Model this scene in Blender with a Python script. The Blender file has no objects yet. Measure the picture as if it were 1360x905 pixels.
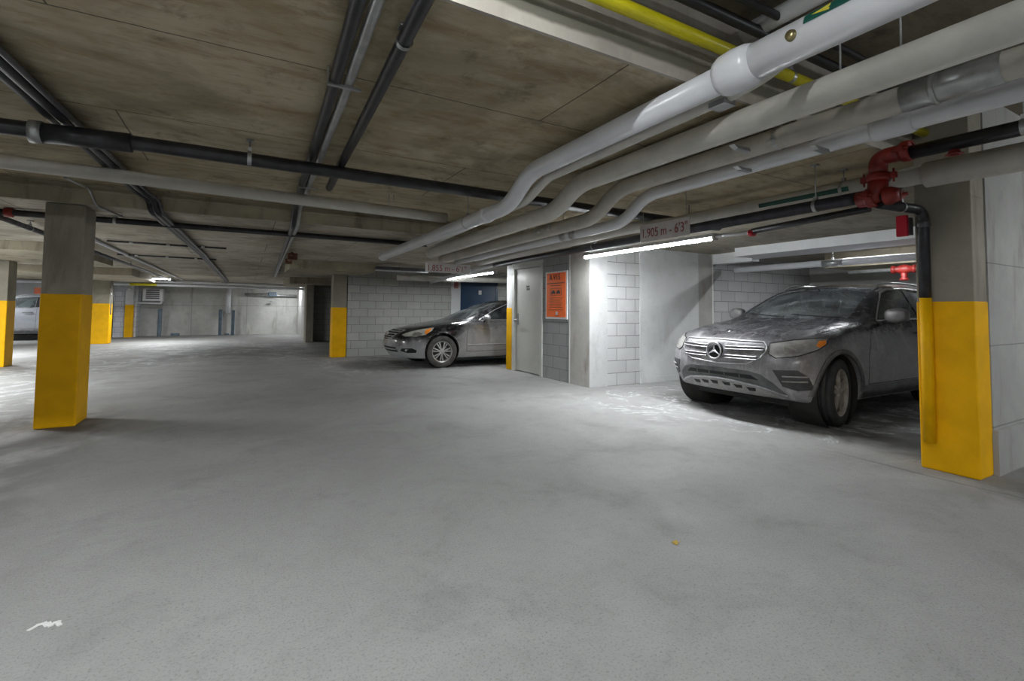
import bpy, bmesh, math, random
from mathutils import Vector, Matrix
from mathutils.bvhtree import BVHTree
from mathutils.geometry import tessellate_polygon
random.seed(7)
PI = math.pi
COL = bpy.context.scene.collection
SC = bpy.context.scene

# ------------------------------------------------------------------ object helpers
def link(o, parent=None):
    COL.objects.link(o)
    if parent is not None: o.parent = parent
    return o
def obj(name, bm, mats, parent=None, smooth=False):
    me = bpy.data.meshes.new(name)
    if smooth:
        for f in bm.faces: f.smooth = True
    bm.normal_update(); bm.to_mesh(me); bm.free()
    if not isinstance(mats, (list, tuple)): mats = [mats]
    for m in mats: me.materials.append(m)
    return link(bpy.data.objects.new(name, me), parent)
def tag(o, label, cat, group=None, kind=None):
    o['label'] = label
    if cat: o['category'] = cat
    if group: o['group'] = group
    if kind: o['kind'] = kind
    return o
def struct(o, label=None):
    o['kind'] = 'structure'
    if label: o['label'] = label
    return o
def thing(name, label, cat, loc=(0, 0, 0), rotz=0, group=None):
    o = bpy.data.objects.new(name, None); o.empty_display_size = .1
    link(o); o.location = loc; o.rotation_euler = (0, 0, rotz)
    return tag(o, label, cat, group)

# ------------------------------------------------------------------ mesh helpers
def box(bm, x0, x1, y0, y1, z0, z1, mi=0, bev=0):
    vs = [bm.verts.new(p) for p in ((x0,y0,z0),(x1,y0,z0),(x1,y1,z0),(x0,y1,z0),(x0,y0,z1),(x1,y0,z1),(x1,y1,z1),(x0,y1,z1))]
    fs = []
    for q in ((0,3,2,1),(4,5,6,7),(0,1,5,4),(1,2,6,5),(2,3,7,6),(3,0,4,7)):
        f = bm.faces.new([vs[i] for i in q]); f.material_index = mi; fs.append(f)
    if bev:
        es = {e for f in fs for e in f.edges}
        r = bmesh.ops.bevel(bm, geom=list(es), offset=bev, segments=2, affect='EDGES', profile=.5)
        for f in r['faces']: f.material_index = mi
    return vs
def BX(*a, **k):
    bm = bmesh.new(); box(bm, *a, **k); return bm
def sweep(bm, pts, r, seg=16, mi=0, cap=True, rr=None):
    pts = [Vector(p) for p in pts]; n = len(pts)
    rr = rr or [r] * n
    t0 = (pts[1] - pts[0]).normalized()
    a = Vector((0, 0, 1)) if abs(t0.z) < .9 else Vector((1, 0, 0))
    u = t0.cross(a).normalized(); rings = []; prev = t0
    for i, p in enumerate(pts):
        t = (pts[min(i+1, n-1)] - pts[max(i-1, 0)])
        t = t.normalized() if t.length > 1e-9 else prev
        q = prev.rotation_difference(t); u = (q @ u).normalized(); prev = t
        v = t.cross(u)
        rings.append([bm.verts.new(p + (u*math.cos(2*PI*k/seg) + v*math.sin(2*PI*k/seg))*rr[i]) for k in range(seg)])
    for a, b in zip(rings, rings[1:]):
        for k in range(seg):
            f = bm.faces.new((a[k], a[(k+1) % seg], b[(k+1) % seg], b[k])); f.material_index = mi; f.smooth = True
    if cap:
        f = bm.faces.new(list(reversed(rings[0]))); f.material_index = mi
        f = bm.faces.new(rings[-1]); f.material_index = mi
    return rings
def fillet(pts, R, n=7):
    pts = [Vector(p) for p in pts]; out = [pts[0]]
    for i in range(1, len(pts)-1):
        a, b, c = pts[i-1], pts[i], pts[i+1]
        d1 = (a-b); d2 = (c-b); L = min(R, d1.length*.45, d2.length*.45)
        p = b + d1.normalized()*L; q = b + d2.normalized()*L
        for k in range(n+1):
            t = k/n; out.append(p*(1-t)**2 + b*2*t*(1-t) + q*t*t)
    out.append(pts[-1]); return out
def tube(pts, r, R=.12, seg=16, cap=True):
    bm = bmesh.new(); sweep(bm, fillet(pts, R) if len(pts) > 2 else pts, r, seg, cap=cap); return bm
def lathe(bm, prof, axis='Y', seg=48, mi=0, c=(0, 0, 0), mod=None):
    """prof: list of (along, radius)"""
    rings = []
    for j, (a, r) in enumerate(prof):
        ring = []
        for k in range(seg):
            th = 2*PI*k/seg; rad = r + (mod(j, k) if mod else 0)
            s, d = rad*math.cos(th), rad*math.sin(th)
            p = (s, a, d) if axis == 'Y' else (a, s, d) if axis == 'X' else (s, d, a)
            ring.append(bm.verts.new(Vector(p) + Vector(c)))
        rings.append(ring)
    for a, b in zip(rings, rings[1:]):
        for k in range(seg):
            try:
                f = bm.faces.new((a[k], a[(k+1) % seg], b[(k+1) % seg], b[k])); f.material_index = mi; f.smooth = True
            except ValueError: pass
    return rings
def recalc(bm):
    bmesh.ops.remove_doubles(bm, verts=bm.verts, dist=1e-6)
    bmesh.ops.recalc_face_normals(bm, faces=bm.faces); return bm
def prism(bm, poly, y0, y1, plane='XZ', mi=0):
    def P(a, b, c): return (a, c, b) if plane == 'XZ' else (c, a, b) if plane == 'YZ' else (a, b, c)
    A = [bm.verts.new(P(a, b, y0)) for a, b in poly]; B = [bm.verts.new(P(a, b, y1)) for a, b in poly]
    n = len(poly)
    fs = [bm.faces.new(A), bm.faces.new(list(reversed(B)))]
    for i in range(n): fs.append(bm.faces.new((A[i], B[i], B[(i+1) % n], A[(i+1) % n])))
    for f in fs: f.material_index = mi
    bmesh.ops.recalc_face_normals(bm, faces=fs)
def text_mesh(s, size, mat, name, M, parent=None, align='CENTER', depth=.0015, sx=1.):
    cu = bpy.data.curves.new('t', 'FONT'); cu.body = s; cu.size = size; cu.extrude = depth
    cu.align_x = align; cu.align_y = 'CENTER'
    o = bpy.data.objects.new('t', cu); COL.objects.link(o)
    dg = bpy.context.evaluated_depsgraph_get(); me = bpy.data.meshes.new_from_object(o.evaluated_get(dg))
    bpy.data.objects.remove(o); bm = bmesh.new(); bm.from_mesh(me); bmesh.ops.remove_doubles(bm, verts=bm.verts, dist=1e-5); bm.to_mesh(me); bm.free()
    me.transform(Matrix.Diagonal((sx, 1, 1, 1))); me.transform(M); me.materials.clear(); me.materials.append(mat); me.name = name
    return link(bpy.data.objects.new(name, me), parent)
def frame(origin, x, y):
    x = Vector(x).normalized(); y = Vector(y).normalized(); z = x.cross(y)
    M = Matrix((x, y, z)).transposed().to_4x4(); M.translation = Vector(origin); return M

# ------------------------------------------------------------------ materials
class NT:
    def __init__(s, name):
        s.m = bpy.data.materials.new(name); s.m.use_nodes = True; s.t = s.m.node_tree; s.n = s.t.nodes; s.n.clear()
        s.out = s.n.new('ShaderNodeOutputMaterial'); s.b = s.n.new('ShaderNodeBsdfPrincipled')
        s.t.links.new(s.b.outputs[0], s.out.inputs[0])
    def l(s, a, b): s.t.links.new(a, b)
    def new(s, typ, **k):
        n = s.n.new(typ)
        for a, v in k.items(): setattr(n, a, v)
        return n
    def val(s, inp, v):
        if isinstance(v, bpy.types.NodeSocket): s.l(v, inp)
        else: inp.default_value = v
    def math(s, op, a, b=0., c=None, clamp=False):
        n = s.new('ShaderNodeMath', operation=op, use_clamp=clamp); s.val(n.inputs[0], a); s.val(n.inputs[1], b)
        if c is not None: s.val(n.inputs[2], c)
        return n.outputs[0]
    def pos(s, obj=False):
        if obj: return s.new('ShaderNodeTexCoord').outputs['Object']
        return s.new('ShaderNodeNewGeometry').outputs['Position']
    def sep(s, v):
        n = s.new('ShaderNodeSeparateXYZ'); s.l(v, n.inputs[0]); return n.outputs
    def comb(s, x, y, z=0.):
        n = s.new('ShaderNodeCombineXYZ'); s.val(n.inputs[0], x); s.val(n.inputs[1], y); s.val(n.inputs[2], z); return n.outputs[0]
    def vmul(s, v, k):
        n = s.new('ShaderNodeVectorMath', operation='MULTIPLY'); s.l(v, n.inputs[0]); n.inputs[1].default_value = k; return n.outputs[0]
    def vadd(s, v, k):
        n = s.new('ShaderNodeVectorMath', operation='ADD'); s.l(v, n.inputs[0]); s.val(n.inputs[1], k); return n.outputs[0]
    def noise(s, v, scale, det=6, rough=.6, dist=0.):
        n = s.new('ShaderNodeTexNoise'); s.l(v, n.inputs['Vector']); n.inputs['Scale'].default_value = scale
        n.inputs['Detail'].default_value = det; n.inputs['Roughness'].default_value = rough; n.inputs['Distortion'].default_value = dist
        return n.outputs[0]
    def ramp(s, v, a, b, lo=0., hi=1.):
        n = s.new('ShaderNodeMapRange'); n.interpolation_type = 'SMOOTHSTEP'; s.val(n.inputs[0], v)
        for i, x in enumerate((a, b, lo, hi)): s.val(n.inputs[i+1], x)
        return n.outputs[0]
    def mix(s, f, a, b, mode='MIX'):
        n = s.new('ShaderNodeMix', data_type='RGBA', blend_type=mode); s.val(n.inputs[0], f)
        for i, c in ((6, a), (7, b)):
            if isinstance(c, bpy.types.NodeSocket): s.l(c, n.inputs[i])
            else: n.inputs[i].default_value = (*c[:3], 1)
        return n.outputs[2]
    def bump(s, h, strength=.3, dist=.01):
        n = s.new('ShaderNodeBump'); n.inputs['Strength'].default_value = strength; n.inputs['Distance'].default_value = dist
        s.l(h, n.inputs['Height']); s.l(n.outputs[0], s.b.inputs['Normal'])
    def set(s, color=None, rough=None, metal=None, **k):
        for key, v in (('Base Color', color), ('Roughness', rough), ('Metallic', metal)):
            if v is None: continue
            if isinstance(v, bpy.types.NodeSocket): s.l(v, s.b.inputs[key])
            else: s.b.inputs[key].default_value = (*v[:3], 1) if key == 'Base Color' else v
        for key, v in k.items(): s.b.inputs[key.replace('_', ' ')].default_value = v
        return s.m
def plain(name, c, rough=.5, metal=0., var=.12, scale=6., bump=0.):
    t = NT(name); p = t.pos(True); n = t.noise(p, scale)
    d = tuple(x*(1-var) for x in c); h = tuple(min(1, x*(1+var)) for x in c)
    col = t.mix(t.ramp(n, .3, .7), d, h)
    if bump: t.bump(t.noise(p, scale*8), bump, .004)
    return t.set(col, rough, metal)
def emis(name, c, s):
    t = NT(name); t.set((.8, .8, .8), .5)
    t.b.inputs['Emission Color'].default_value = (*c, 1); t.b.inputs['Emission Strength'].default_value = s; return t.m
def concrete(name, c, var=.25, stain=(.1, .085, .06), sa=.35, axis=None, lines=(), rough=.85, bump=.25):
    t = NT(name); p = t.pos(); s = t.sep(p)
    n1 = t.noise(p, .9, 8, .65); n2 = t.noise(p, 5., 8, .7); n3 = t.noise(t.vmul(p, (1.5, 1.5, .35)), 2.2, 6, .6, .4)
    col = t.mix(t.ramp(n1, .25, .75), tuple(x*(1-var) for x in c), tuple(x*(1+var*.6) for x in c))
    col = t.mix(t.math('MULTIPLY', t.ramp(n2, .45, .8), .35), col, tuple(x*.55 for x in c))
    col = t.mix(t.math('MULTIPLY', t.ramp(n3, .52, .72), sa), col, stain)
    for ax, v, w in lines:
        d = t.math('ABSOLUTE', t.math('SUBTRACT', t.math('ADD', s[ax], t.math('MULTIPLY', t.noise(p, 3.), .01)), v + .005))
        col = t.mix(t.math('MULTIPLY', t.ramp(d, w, w*2.2, 1., 0.), .6), col, tuple(x*.3 for x in c))
    pit = t.noise(p, 60., 3, .6)
    t.bump(t.math('ADD', t.math('MULTIPLY', pit, .3), n2), bump, .01)
    return t.set(col, rough)
def blocks(name, c, ax, off=(0, 0), mortar=(.30, .29, .275), w=.405, h=.203):
    t = NT(name); p = t.pos(); s = t.sep(p)
    v = t.comb(t.math('ADD', s[ax], off[0]), t.math('ADD', s[2], off[1]))
    b = t.new('ShaderNodeTexBrick'); b.offset = .5
    t.l(v, b.inputs['Vector']); b.inputs['Scale'].default_value = 1; b.inputs['Brick Width'].default_value = w
    b.inputs['Row Height'].default_value = h; b.inputs['Mortar Size'].default_value = .0055; b.inputs['Mortar Smooth'].default_value = .4
    b.inputs['Color1'].default_value = (*c, 1); b.inputs['Color2'].default_value = (*[x*.86 for x in c], 1)
    b.inputs['Mortar'].default_value = (*[x*.45 for x in mortar], 1); b.inputs['Bias'].default_value = -.2
    n = t.noise(p, 1.4, 8, .65); n2 = t.noise(p, 30., 4, .7)
    col = t.mix(t.math('MULTIPLY', t.ramp(n, .35, .75), .28), b.outputs['Color'], tuple(x*.5 for x in c))
    col = t.mix(t.math('MULTIPLY', t.ramp(n2, .5, .8), .2), col, tuple(x*.5 for x in c))
    t.bump(t.math('SUBTRACT', t.math('MULTIPLY', n2, .25), b.outputs['Fac']), .5, .008)
    return t.set(col, .85)

def floor_mat():
    t = NT('asphalt_floor'); p = t.pos(); s = t.sep(p); X, Y = s[0], s[1]
    fine = t.noise(p, 95., 5, .75); mid = t.noise(p, 14., 6, .7); big = t.noise(p, .55, 5, .6, .5); n2 = t.noise(p, 1.7, 7, .65, .6)
    col = t.mix(t.ramp(big, .3, .72), (.235, .235, .230), (.295, .296, .290))
    col = t.mix(t.math('MULTIPLY', t.ramp(n2, .5, .72), .35), col, (.15, .152, .150))
    col = t.mix(t.math('MULTIPLY', t.ramp(mid, .45, .75), .22), col, (.12, .12, .118))
    col = t.mix(t.math('MULTIPLY', t.ramp(fine, .50, .66), .62), col, (.105, .105, .102))
    col = t.mix(t.math('MULTIPLY', t.ramp(t.noise(p, 140., 3, .6), .60, .72), .35), col, (.42, .42, .41))
    wob = t.math('MULTIPLY', t.math('SUBTRACT', n2, .5), 1.0)
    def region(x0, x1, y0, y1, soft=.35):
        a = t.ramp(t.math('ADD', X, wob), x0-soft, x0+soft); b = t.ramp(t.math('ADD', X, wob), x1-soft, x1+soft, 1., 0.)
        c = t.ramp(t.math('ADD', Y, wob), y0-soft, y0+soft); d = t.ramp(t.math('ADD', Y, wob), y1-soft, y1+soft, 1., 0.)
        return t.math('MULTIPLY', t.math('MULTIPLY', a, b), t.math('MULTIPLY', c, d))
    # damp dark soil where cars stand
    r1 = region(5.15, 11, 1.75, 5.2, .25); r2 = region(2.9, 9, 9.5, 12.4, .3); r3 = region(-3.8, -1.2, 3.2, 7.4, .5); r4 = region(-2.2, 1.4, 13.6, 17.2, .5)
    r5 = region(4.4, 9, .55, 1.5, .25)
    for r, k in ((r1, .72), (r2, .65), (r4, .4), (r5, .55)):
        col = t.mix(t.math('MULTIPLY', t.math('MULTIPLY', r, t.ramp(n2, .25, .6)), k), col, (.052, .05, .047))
    # oily wear beside the left pillar
    col = t.mix(t.math('MULTIPLY', t.math('MULTIPLY', r3, t.ramp(t.noise(t.vmul(p, (1., .6, 1.)), 2.1, 6, .6, .3),   .36, .58)), .8), col, (.05, .047, .042))
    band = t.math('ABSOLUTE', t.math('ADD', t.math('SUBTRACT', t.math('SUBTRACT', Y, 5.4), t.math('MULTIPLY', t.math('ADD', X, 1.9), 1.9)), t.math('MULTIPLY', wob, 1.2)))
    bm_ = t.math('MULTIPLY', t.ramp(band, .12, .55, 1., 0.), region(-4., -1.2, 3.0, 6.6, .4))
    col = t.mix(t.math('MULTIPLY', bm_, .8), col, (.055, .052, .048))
    # salt tide lines
    def salt(reg, scale, level, w, k, seed):
        nonlocal col
        q = t.vadd(p, (seed, seed*.7, 0)); nn = t.noise(q, scale, 5, .6, .8)
        d = t.math('ABSOLUTE', t.math('SUBTRACT', nn, level))
        m = t.math('MULTIPLY', t.ramp(d, w*.35, w, 1., 0.), t.ramp(t.noise(q, 9., 5, .7), .38, .62))
        col = t.mix(t.math('MULTIPLY', t.math('MULTIPLY', m, reg), k), col, (.62, .64, .66))
    salt(region(4.5, 8, 1.9, 5.9, .3), .8, .50, .016, .5, 3.)
    salt(region(4.0, 6.2, 4.1, 5.8, .3), 1.3, .53, .022, .55, 8.)
    salt(region(1.4, 6, 9.2, 12.4, .4), .9, .5, .035, .45, 5.)
    salt(region(-8, -2.2, 6.5, 14, .6), .6, .5, .04, .5, 12.)
    salt(region(-4, 2, 12, 19, 1.), .5, .52, .035, .45, 15.)
    # faint turning tyre tracks
    for cx, cy, R in ((-3.2, 10.6, 5.2), (-3.2, 10.6, 6.6), (6.4, 11.5, 5.6)):
        dx = t.math('SUBTRACT', X, cx); dy = t.math('SUBTRACT', Y, cy)
        rad = t.math('SQRT', t.math('ADD', t.math('MULTIPLY', dx, dx), t.math('MULTIPLY', dy, dy)))
        d = t.math('ABSOLUTE', t.math('SUBTRACT', rad, R))
        col = t.mix(t.math('MULTIPLY', t.math('MULTIPLY', t.ramp(d, .05, .13, 1., 0.), t.ramp(n2, .4, .6)), .16), col, (.38, .385, .385))
    # crack-like seam in front of the right bay
    d = t.math('ABSOLUTE', t.math('SUBTRACT', t.math('ADD', X, t.math('MULTIPLY', t.noise(p, 2.5, 5, .6), .14)), 4.62))
    col = t.mix(t.math('MULTIPLY', t.math('MULTIPLY', t.ramp(d, .006, .02, 1., 0.), t.ramp(Y, 2.6, 1.9)), .6), col, (.06, .06, .06))
    t.bump(t.math('ADD', t.math('MULTIPLY', fine, .8), t.math('MULTIPLY', mid, .5)), .35, .006)
    rough = t.ramp(n2, .3, .8, .62, .9)
    return t.set(col, rough)
def ceil_mat(name, c, c2, stain, joints=True, jx=1.68, jy=2.65):
    t = NT(name); p = t.pos(); s = t.sep(p)
    g = t.vmul(p, (1., 3.0, 1.)); grain = t.noise(g, 2.6, 8, .68, .5); n1 = t.noise(p, .8, 7, .65, .5); n2 = t.noise(p, 3.6, 7, .7, .3)
    fg = t.noise(t.vmul(p, (3., 26., 1.)), 3., 5, .6)
    col = t.mix(t.ramp(n1, .35, .65), c, c2)
    col = t.mix(t.math('MULTIPLY', t.ramp(t.noise(t.vadd(p, (3, 17, 0)), .75, 7, .68, .8), .50, .66), .55), col, tuple(x*.5 for x in c))
    col = t.mix(t.math('MULTIPLY', t.ramp(grain, .46, .70), .62), col, stain)
    col = t.mix(t.math('MULTIPLY', t.ramp(n2, .53, .70), .65), col, tuple(x*.35 for x in c))
    col = t.mix(t.math('MULTIPLY', t.ramp(fg, .5, .8), .3), col, tuple(x*.5 for x in c))
    col = t.mix(t.math('MULTIPLY', t.ramp(t.noise(t.vadd(p, (9, 4, 0)), 1.5, 7, .7), .60, .74), .4), col, tuple(min(1, x*1.7) for x in c2))
    if joints:
        w = t.math('MULTIPLY', t.math('SUBTRACT', n2, .5), .02)
        b = t.new('ShaderNodeTexBrick'); b.offset = .5
        t.l(t.comb(t.math('ADD', t.math('ADD', s[0], 24.4 - jx), w), t.math('ADD', t.math('ADD', s[1], 24.4 - jy), w)), b.inputs['Vector'])
        b.inputs['Scale'].default_value = 1; b.inputs['Brick Width'].default_value = 2.44; b.inputs['Row Height'].default_value = 1.22
        b.inputs['Mortar Size'].default_value = .0065; b.inputs['Mortar Smooth'].default_value = .5
        col = t.mix(t.math('MULTIPLY', b.outputs['Fac'], .85), col, tuple(x*.16 for x in c))
    t.bump(t.math('ADD', n2, t.math('MULTIPLY', t.noise(p, 45., 4, .7), .4)), .25, .01)
    return t.set(col, .9)
def step_mat():
    t = NT('stained_beam_face'); p = t.pos(); s = t.sep(p)
    n = t.noise(t.vmul(p, (1., 1., .4)), 3., 8, .65, .4); z = t.math('ADD', s[2], t.math('MULTIPLY', t.math('SUBTRACT', n, .5), .05))
    col = t.mix(t.ramp(n, .35, .7), (.34, .31, .27), (.46, .43, .375))
    dark = t.math('MULTIPLY', t.ramp(z, 2.535, 2.56), t.ramp(z, 2.61, 2.645, 1., 0.))
    col = t.mix(t.math('MULTIPLY', dark, .85), col, (.085, .085, .06))
    col = t.mix(t.math('MULTIPLY', t.ramp(t.noise(p, 1.6, 6, .6), .58, .7), .75), col, (.14, .075, .03))
    t.bump(n, .25, .01)
    return t.set(col, .85)
def paint_mat(name, base, dust_haze, dlow=.35, metal=.5, k=1., ztop=.95, hood=.35, rough=.22, door=0., spk=.22):
    t = NT(name); p = t.pos(True); s = t.sep(p)
    n = t.noise(p, 2.2, 7, .65, .6); sp = t.noise(t.vmul(p, (1, 1, 1.6)), 14., 6, .72); n3 = t.noise(t.vmul(p, (1.4, 5., 1.)), 1.6, 5, .6, 1.2)
    low = t.ramp(t.math('ADD', s[2], t.math('MULTIPLY', t.math('SUBTRACT', n, .5), .5)), t.math('ADD', t.math('MULTIPLY', t.ramp(s[0], 1.15, 1.65), door), ztop), .35)
    f = t.math('ADD', t.math('MULTIPLY', low, .62), t.math('MULTIPLY', t.ramp(sp, .45, .75), spk))
    f = t.math('ADD', f, t.math('MULTIPLY', t.ramp(n3, .52, .66), hood))
    f = t.math('MULTIPLY', f, k, clamp=True)
    col = t.mix(f, base, dust_haze)
    return t.set(col, t.math('ADD', t.math('MULTIPLY', f, .5), rough, clamp=True), t.math('MULTIPLY', t.math('SUBTRACT', 1., f), metal), Coat_Weight=.25, Coat_Roughness=.12)
def glass_mat(name, tint, dust_haze=.12):
    t = NT(name); tr = t.new('ShaderNodeBsdfTransparent'); tr.inputs[0].default_value = (*tint, 1)
    gl = t.new('ShaderNodeBsdfGlossy'); gl.inputs['Roughness'].default_value = .04; gl.inputs[0].default_value = (.9, .95, 1, 1)
    df = t.new('ShaderNodeBsdfDiffuse'); df.inputs[0].default_value = (.30, .33, .34, 1)  # teal film: glass dust plus painted haze standing in for a lit cabin
    fr = t.new('ShaderNodeFresnel'); fr.inputs[0].default_value = 1.5
    m1 = t.new('ShaderNodeMixShader'); t.l(fr.outputs[0], m1.inputs[0]); t.l(tr.outputs[0], m1.inputs[1]); t.l(gl.outputs[0], m1.inputs[2])
    m2 = t.new('ShaderNodeMixShader'); n = t.noise(t.pos(True), 3., 6, .65, .5)
    t.l(t.ramp(n, .3, .75, dust_haze*.3, dust_haze*1.8), m2.inputs[0]); t.l(m1.outputs[0], m2.inputs[1]); t.l(df.outputs[0], m2.inputs[2])
    t.l(m2.outputs[0], t.out.inputs[0]); return t.m

M = {}
M['floor'] = floor_mat()
M['ceil'] = ceil_mat('board_marked_concrete', (.35, .29, .185), (.48, .415, .295), (.20, .13, .055))
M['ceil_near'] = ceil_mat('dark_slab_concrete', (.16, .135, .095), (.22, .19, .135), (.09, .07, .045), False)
M['ceil_far'] = ceil_mat('far_slab_concrete', (.36, .32, .25), (.52, .48, .41), (.2, .15, .09), True, .3, 7.6)
M['ceil_bay'] = ceil_mat('bay_slab_concrete', (.33, .30, .24), (.42, .39, .32), (.2, .16, .1), False)
M['step'] = step_mat()
M['conc'] = concrete('wall_concrete', (.45, .45, .435), .16, (.22, .21, .19), .3, lines=((2, 1.12, .003), (2, .17, .003)))
M['conc_white'] = concrete('pale_wall_concrete', (.60, .61, .61), .14, (.3, .29, .27), .35)
M['conc_dirty'] = concrete('corner_concrete', (.42, .41, .385), .25, (.2, .16, .11), .6)
M['conc_far'] = concrete('far_wall_concrete', (.50, .50, .48), .22, (.24, .23, .2), .55, lines=((2, 1.3, .006), (0, .1, .006), (0, -2., .006)))
M['conc_right'] = concrete('right_wall_concrete', (.38, .38, .365), .2, (.17, .16, .13), .45, lines=((2, .36, .004), (2, .98, .003), (2, 1.62, .003)))
M['beam'] = concrete('beam_concrete', (.40, .36, .27), .3, (.09, .08, .045), .7)
M['column'] = concrete('column_concrete', (.30, .275, .22), .3, (.10, .09, .065), .55)
M['conc_corner'] = concrete('corner_face_concrete', (.47, .475, .475), .16, (.24, .23, .21), .4)
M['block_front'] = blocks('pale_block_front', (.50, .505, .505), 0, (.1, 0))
M['block_bay'] = blocks('block_bay', (.47, .47, .475), 0, (.1, 0))
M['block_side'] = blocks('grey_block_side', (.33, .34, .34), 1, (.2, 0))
M['block_nis'] = blocks('block_behind_sedan', (.42, .425, .40), 0, (.05, 0))
M['block_left'] = blocks('block_far_left', (.62, .64, .68), 0)
M['yellow'] = plain('yellow_paint', (.76, .40, .0), .6, 0, .10, 3., .15); M['yellow'].node_tree.nodes['Principled BSDF'].inputs['Specular IOR Level'].default_value = .18
M['pvc'] = plain('white_pvc', (.66, .67, .70), .28, 0, .06, 3.)
M['wrap'] = plain('white_canvas_wrap', (.56, .545, .50), .55, 0, .10, 4., .1)
M['wrap2'] = plain('aged_white_jacket', (.44, .42, .37), .55, 0, .14, 4., .1)
M['galv'] = plain('galvanised_steel', (.40, .41, .41), .38, .7, .2, 9.)
M['blackpipe'] = plain('black_steel_pipe', (.030, .030, .034), .38, .3, .3, 9.)
M['graypipe'] = plain('grey_painted_pipe', (.10, .10, .11), .35, .4, .25, 9.)
M['mainpipe'] = plain('dark_fire_main', (.045, .045, .055), .34, .3, .25, 9.)
M['red'] = plain('red_coupling_paint', (.20, .014, .010), .45, 0, .3, 12.)
M['brightred'] = plain('bright_red_plastic', (.5, .01, .03), .4, 0, .1, 8.)
M['yellowpipe'] = plain('yellow_gas_paint', (.62, .55, .01), .35, 0, .12, 5.)
M['green'] = plain('green_label', (.005, .07, .05), .4, 0, .1, 6.)
M['arrow'] = plain('yellow_arrow', (.55, .5, .05), .5)
M['white'] = plain('white_paint', (.70, .71, .72), .45, 0, .04)
M['offwhite'] = plain('offwhite_board', (.52, .50, .49), .5, 0, .08)
M['door'] = plain('grey_white_door_paint', (.52, .525, .49), .42, 0, .05, 2.)
M['bluedoor'] = plain('navy_door_paint', (.015, .045, .10), .35, 0, .2, 3.)
M['orange'] = plain('orange_sheet', (.95, .15, .008), .45, 0, .08, 3.)
M['redtext'] = plain('dull_red_lettering', (.28, .06, .06), .5, 0, .1)
M['black'] = plain('black_plastic', (.015, .015, .017), .45, 0, .2)
M['ink'] = plain('black_ink', (.02, .02, .02), .6, 0, .1)
M['steelblue'] = plain('blue_grey_steel', (.11, .15, .19), .5, .2, .2, 6.)
M['tube'] = emis('lit_fluorescent_tube', (.94, .98, 1.), 42.)
M['tubedim'] = emis('dim_lit_tube', (.95, .98, 1.), 9.)
M['tubefar'] = emis('far_lit_tube', (.95, .98, 1.), 18.)
M['rust'] = plain('rusty_fitting', (.13, .05, .03), .7, .2, .3, 20.)
M['leaf'] = plain('yellow_leaf', (.5, .33, .03), .6, 0, .2, 30.)
M['mark'] = plain('white_floor_paint', (.62, .62, .61), .7, 0, .1, 30.)
M['caulk'] = plain('white_caulk', (.7, .7, .69), .6, 0, .05)

# ------------------------------------------------------------------ CAMERA
F = 635.; PITCH = math.radians(2.62); ROLL = .009; YAW = math.radians(29.2); H = 1.22
fw = Vector((math.sin(YAW)*math.cos(PITCH), math.cos(YAW)*math.cos(PITCH), math.sin(PITCH)))
r0 = Vector((math.cos(YAW), -math.sin(YAW), 0)); u0 = r0.cross(fw)
R_ = math.cos(ROLL)*r0 + math.sin(ROLL)*u0; U_ = -math.sin(ROLL)*r0 + math.cos(ROLL)*u0
cam = bpy.data.cameras.new('camera'); cam.sensor_width = 36; cam.lens = F/1360*36; cam.shift_y = -69.5/1360; cam.clip_start = .02
co = link(bpy.data.objects.new('camera', cam)); mm = Matrix((R_, U_, -fw)).transposed().to_4x4(); mm.translation = (0, 0, H); co.matrix_world = mm
SC.camera = co

# ------------------------------------------------------------------ SETTING
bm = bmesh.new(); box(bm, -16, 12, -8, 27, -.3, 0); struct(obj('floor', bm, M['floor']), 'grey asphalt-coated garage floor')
bm = bmesh.new()
ZT = 3.25
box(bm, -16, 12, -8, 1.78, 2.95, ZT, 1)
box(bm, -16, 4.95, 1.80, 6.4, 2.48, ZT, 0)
box(bm, -16, 4.95, 1.78, 1.80, 2.48, ZT, 4)
box(bm, 4.95, 12, 1.78, 6.4, 2.31, ZT, 3)
box(bm, -16, 4.95, 6.40, 6.42, 2.27, ZT, 5)
box(bm, -16, 12, 6.42, 27, 2.27, ZT, 2)
box(bm, -16, 4.8, 6.37, 6.4, 2.405, 2.425, 5)
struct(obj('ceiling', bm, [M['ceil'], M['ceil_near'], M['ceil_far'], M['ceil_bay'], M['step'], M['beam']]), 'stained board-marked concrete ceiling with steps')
# dropped beams
for nm, a, lab in (('trim_1', (.82, 2.62, 11.2, 12.75, 2.07, 2.30), 'short concrete drop beam over the middle pillar'),
              ('trim_2', (-16, -2.6, 10.6, 13.7, 2.12, 2.30), 'concrete drop beam at the far left'),
              ('trim_3', (-16, -2.72, 16.5, 20.6, 2.07, 2.30), 'concrete drop beam over the far pillar'),
              ('trim_4', (1.3, 5, 17.6, 20.6, 2.05, 2.30), 'dark concrete drop beam before the far wall')):
    struct(obj(nm, BX(*a), M['beam']), lab)
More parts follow.
